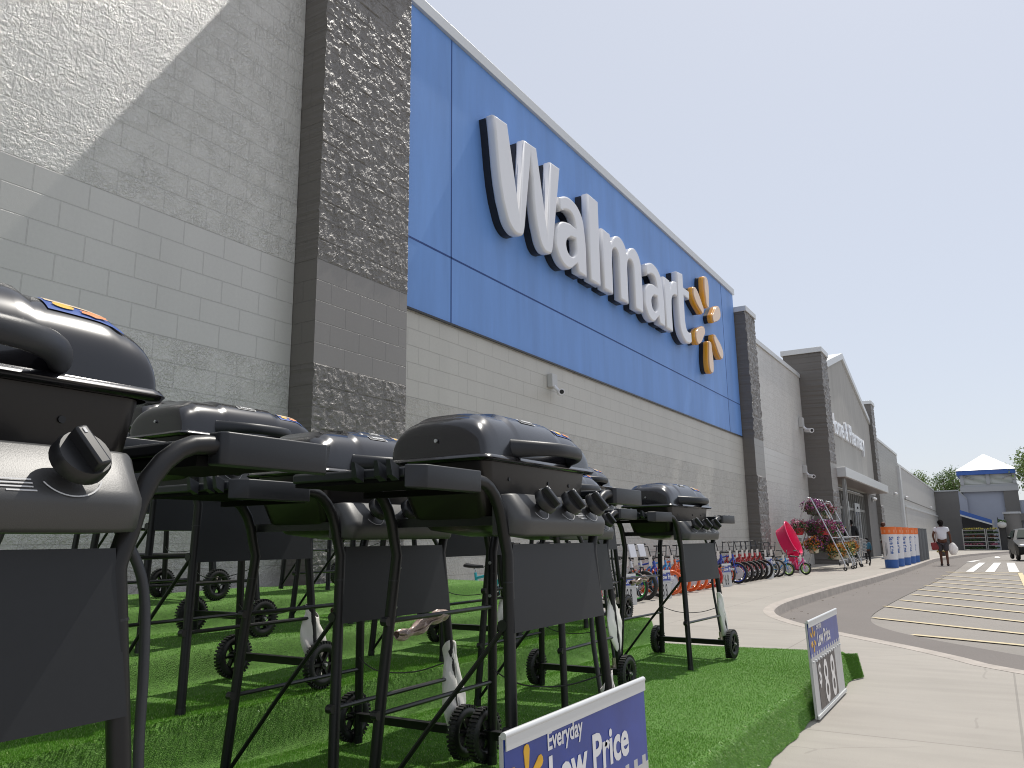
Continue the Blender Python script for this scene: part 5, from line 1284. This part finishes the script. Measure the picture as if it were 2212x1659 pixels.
# ---------------------------------------------------------------- garden centre at the far end
gc = empty('garden_center', (0, 111, G(111)), 0, 'garden center tower with white hipped roof, blue fascia and slatted belfry', 'building')
gz = -G(111)
def gbox(name, x0, x1, y0, y1, z0, z1, m, par=None, bev=0):
    mb = MB().box(x0, x1, y0 - 111, y1 - 111, z0 + gz, z1 + gz)
    return mb.build(name, m, par or gc, bevel=bev)
M['gblue'] = mat('fascia_blue', (.04, .12, .42), .5); M['lav'] = mat('pale_blue_wall', (.36, .39, .47), .8, noise=.05, nscale=.5); M['cornice'] = mat('cornice_grey', (.40, .41, .42), .7)
M['roofw'] = mat('white_metal_roof', (.80, .80, .80), .4)
gbox('wall', -5.96, -3.36, 111.0, 118, -.8, 6.30, M['darkwall']); gbox('coping', -5.98, -3.32, 110.9, 118, 6.303, 6.47, M['cornice'])
sl_ = MB().ext([(-3.355, 0), (-2.50, 0), (-2.50, 5.25), (-3.355, 6.3)], lambda a, b_, d: (a, d, b_ + gz), .05, .35); sl_.build('sloped_wall', M['lav'], gc)
MB().ext([(-3.355, 6.3), (-2.50, 5.25), (-2.50, 5.40), (-3.355, 6.46)], lambda a, b_, d: (a, d, b_ + gz), .0, .40).build('coping', M['cornice'], gc)
gbox('tower_wall', -2.9, 1.35, 111.6, 117.5, -.8, 6.15, M['lav']); gbox('tower_wall', 1.353, 2.85, 111.2, 117.5, -.8, 6.15, M['darkwall'])
gbox('cornice', -3.1, 2.95, 111.1, 118, 6.153, 6.75, M['cornice']); gbox('cornice', -3.0, 2.9, 111.3, 117.9, 6.753, 7.05, M['cornice'])
lv = MB().box(-2.85, 2.75, .45, .55, 7.05 + gz, 8.2 + gz).build('slat_screen', mat('slat_backing', (.50, .55, .46), .7), gc)
for k in range(8): MB().box(-2.8, 2.7, .34, .44, 7.13 + k * .14 + gz, 7.19 + k * .14 + gz).build('slat', M['coping'], lv)
for x in (-3.0, -.25, 2.45): MB().box(x, x + .38, .15, .5, 7.053 + gz, 8.2 + gz).build('belfry_post', M['cornice'], gc)
for (xa, xb) in ((-2.62, -1.5), (2.45, 1.4)):
    MB().tube([(xa, .22, 8.15 + gz), (xb, .22, 7.65 + gz)], .07, 6).build('brace', M['cornice'], gc)
gbox('blue_fascia', -3.3, 2.85, 110.8, 118.2, 8.2, 8.72, M['gblue'])
mb = MB(); mb.add([(-3.4, -.3, 8.73 + gz), (2.95, -.3, 8.73 + gz), (2.95, 7.4, 8.73 + gz), (-3.4, 7.4, 8.73 + gz), (-.22, 3.5, 10.95 + gz)], [(0, 1, 4), (1, 2, 4), (2, 3, 4), (3, 0, 4), (0, 3, 2, 1)])
mb.build('hipped_roof', M['roofw'], gc)
# canopy: blue sloping beam over flat black sheet standing in for the opening's shade
mb = MB(); mb.ext([(-3.33, 3.45), (-.2, 2.30), (-.2, 2.72), (-3.33, 3.95)], lambda a, b_, d: (a, d, b_ + gz), -3.0, -2.7); mb.build('sloping_beam', M['gblue'], gc)
mb = MB(); mb.ext([(-3.33, 3.25), (-.2, 2.10), (-.2, 2.28), (-3.33, 3.43)], lambda a, b_, d: (a, d, b_ + gz), -3.02, -2.72); mb.build('beam_edge', M['coping'], gc)
mb = MB(); mb.ext([(-3.33, -.7), (-.1, -.7), (-.1, 2.2), (-3.33, 3.4)], lambda a, b_, d: (a, d, b_ + gz), .0, .04); mb.build('opening_shade_sheet', M['blk'], gc)
mb = MB().box(-.2, .0, -3.0, -2.8, -.7 + gz, 2.7 + gz); mb.build('post', M['cornice'], gc)
gbox('entry_roof', 2.7, 9, 109.5, 116, 2.6, 3.4, M['darkwall']); gbox('wall', 2.86, 14, 111.4, 117, -.9, 5.0, M['lav'])
# plant displays
shelfm = mat('rack_grey', (.33, .33, .32), .6)
def plant_rack(x0, x1, y, lb, seed):
    z = G(y) ; r = empty('plant_rack', ((x0 + x1) / 2, y, z), 0, lb, 'plant rack', 'plant racks before the garden center'); w_ = (x1 - x0) / 2
    for k in range(6):
        MB().box(-w_, w_, -.35, .35, .1 + k * .42, .16 + k * .42).build('shelf', shelfm, r)
        cluster('plants', (0, 0, .28 + k * .42), w_ * .95, .33, .12, int(260 * w_), .07, [leafm, petal['pink'], leafm, petal['rust'], leafm, petal['yellow']][k], r, seed + k, .2)
        cluster('plants', (0, 0, .28 + k * .42), w_ * .95, .33, .10, int(200 * w_), .06, leafm, r, seed + k + 20, .2)
    for x in (-w_, w_): MB().box(x - .04, x + .04, -.38, .38, 0, 2.35).build('rack_post', shelfm, r)
plant_rack(-3.15, -1.0, 103, 'wide grey plant rack with green tops in front of the garden center', 300); plant_rack(-.85, .35, 104, 'narrow dark plant rack right of the wide one', 340)
fe = empty('metal_fence', (.75, 104, G(104)), 0, 'dark metal gate panel between the plant rack and the round pier', 'fence')
MB().box(-.35, .25, -.02, .02, .05, 2.6).build('mesh_panel', mat('fence_mesh', (.03, .03, .03), .6), fe)
for x in (-.38, .28): MB().box(x - .04, x + .04, -.04, .04, 0, 3.6).build('fence_post', BKP, fe)
pi_ = empty('round_pier', (1.8, 105, G(105)), 0, 'thick dark grey round pier with a pale cap by the garden center', 'pier')
MB().cyl((0, 0, 0), (0, 0, 4.0), .82, .80, 32).build('shaft', M['darkwall'], pi_, smooth=40); MB().cyl((0, 0, 4.0), (0, 0, 4.22), .90, .84, 32).build('cap', M['cornice'], pi_, smooth=40)
hbk = empty('hanging_basket', (.72, 103.6, 2.1), 0, 'pale hanging basket beside the round pier', 'hanging basket')
MB().ball((0, 0, 0), .45, .45, .38, 14).build('pot', M['sgrey'], hbk, smooth=60); cluster('leaves', (0, 0, .35), .42, .42, .2, 160, .08, leafm, hbk, 500)
fb_ = empty('planter', (-1.05, 45.6, -.01 + G(45.6)), 0, 'low pot of dry yellow flowers on the sidewalk behind the walking person', 'planter')
MB().cyl((0, 0, 0), (0, 0, .22), .14, .2, 16).build('pot', potm['dark'], fb_, smooth=40); cluster('leaves', (0, 0, .42), .30, .28, .26, 240, .05, petal['yellow'], fb_, 501)
fb_.location = (-2.65, 50.5, G(50.5))

# ---------------------------------------------------------------- trees
bark = mat('bark', (.10, .075, .05), .9, noise=.3, nscale=6)
leafs = [mat('foliage_a', (.13, .21, .05), .6), mat('foliage_b', (.19, .27, .07), .6), mat('foliage_c', (.08, .14, .035), .6)]
def tree(x, y, h_, rad, lb, m, seed, leafn=9000, bare=False, trunk_h=.35):
    r = np.random.default_rng(seed); z = G(y) - .2; t = empty('tree', (x, y, z), 0, lb, 'tree', 'trees behind the far buildings')
    mb = MB(); tips = []
    def br(p, d_, L_, ra, dep):
        q = p + d_ * L_; mid = p + d_ * L_ * .5 + r.normal(0, .06 * L_, 3); mb.tube([p, mid, q], [ra, ra * .8, ra * .62], 6)
        if dep == 0: tips.append(q); return
        if dep <= 2: tips.append(q)
        for k in range(3 if dep > 1 else 4):
            a = r.normal(0, .55, 3); nd = n3(d_ + a + np.array([0, 0, .12])); br(q, nd, L_ * r.uniform(.6, .8), ra * .6, dep - 1)
    br(np.array([0, 0, 0.]), np.array([0, 0, 1.]), h_ * trunk_h, h_ * .028, 4)
    mb.build('trunk', bark, t)
    if bare: return t
    T = np.array(tips); T = T[T[:, 2] > h_ * .25]
    n_ = leafn; c = T[r.integers(0, len(T), n_)] + r.normal(0, rad * .15, (n_, 3))
    a = r.normal(size=(n_, 3)); a /= np.linalg.norm(a, axis=1)[:, None]; b2 = np.cross(a, r.normal(size=(n_, 3))); b2 /= np.linalg.norm(b2, axis=1)[:, None]; s_ = (.11 * r.uniform(.6, 1.5, n_) * rad / 3.2)[:, None]
    co = np.stack([c - a * s_, c + b2 * s_ * .6, c + a * s_, c - b2 * s_ * .6], 1).reshape(-1, 3)
    me = bpy.data.meshes.new('crown'); me.vertices.add(4 * n_); me.vertices.foreach_set('co', co.astype('f').ravel()); me.loops.add(4 * n_); me.loops.foreach_set('vertex_index', np.arange(4 * n_, dtype='i'))
    me.polygons.add(n_); me.polygons.foreach_set('loop_start', np.arange(0, 4 * n_, 4, dtype='i')); me.update(); me.validate(); me.materials.append(m)
    o = bpy.data.objects.new('crown', me); col.objects.link(o); o.parent = t; return t
tree(-9.3, 126, 11.0, 2.8, 'light green tree top rising over the far wall, leftmost of the group', leafs[1], 11)
tree(-7.3, 131, 11.2, 2.0, 'bare twiggy tree between the green tree tops', leafs[1], 12, bare=True)
tree(-6.9, 128, 9.2, 2.4, 'low green tree top behind the far wall under the bare tree', leafs[1], 15)
tree(-4.6, 127, 10.4, 2.6, 'fuller green tree top left of the garden center tower', leafs[0], 13)
tree(8.6, 110, 12.0, 4.0, 'tall leafy tree at the right frame edge beside the tower', leafs[1], 14, 16000)
tree(12.5, 116, 12.0, 4.2, 'leafy tree further right outside the tower', leafs[0], 16, 9000)
tree(18, 122, 13, 4.4, 'leafy tree far right beyond the parking lot', leafs[2], 17, 9000)

# small litter and dry leaf bits lying along the kerb and on the concrete
r_ = np.random.default_rng(77); mb = MB()
for k in range(110):
    i = int(r_.integers(8, len(kp) - 20)); p = kp[i] + kn[i] * (abs(r_.normal(0, .22)) + .05); zz = -.134
    if k % 3 == 0: p = np.array([r_.uniform(-2.6, 1.2), r_.uniform(3.2, 9.0)]); zz = .006
    if k % 3 == 0 and p[0] > -.9 + (7.2 - p[1]) * .5: zz = .006
    if k % 3 == 0: continue
    a = r_.uniform(0, 6.28); L_ = r_.uniform(.006, .02); W_ = L_ * r_.uniform(.2, .6)
    mb.obox((p[0], p[1], zz), (math.cos(a), math.sin(a), r_.uniform(-.2, .2)), (-math.sin(a), math.cos(a), 0), (0, 0, 1), L_, W_, .002)
lt = mb.build('litter', mat('dry_leaf_bits', (.16, .12, .08), .9, noise=.5, nscale=9)); lt['kind'] = 'stuff'; tag(lt, 'scattered dry bits of litter along the kerb and pavement', 'litter')
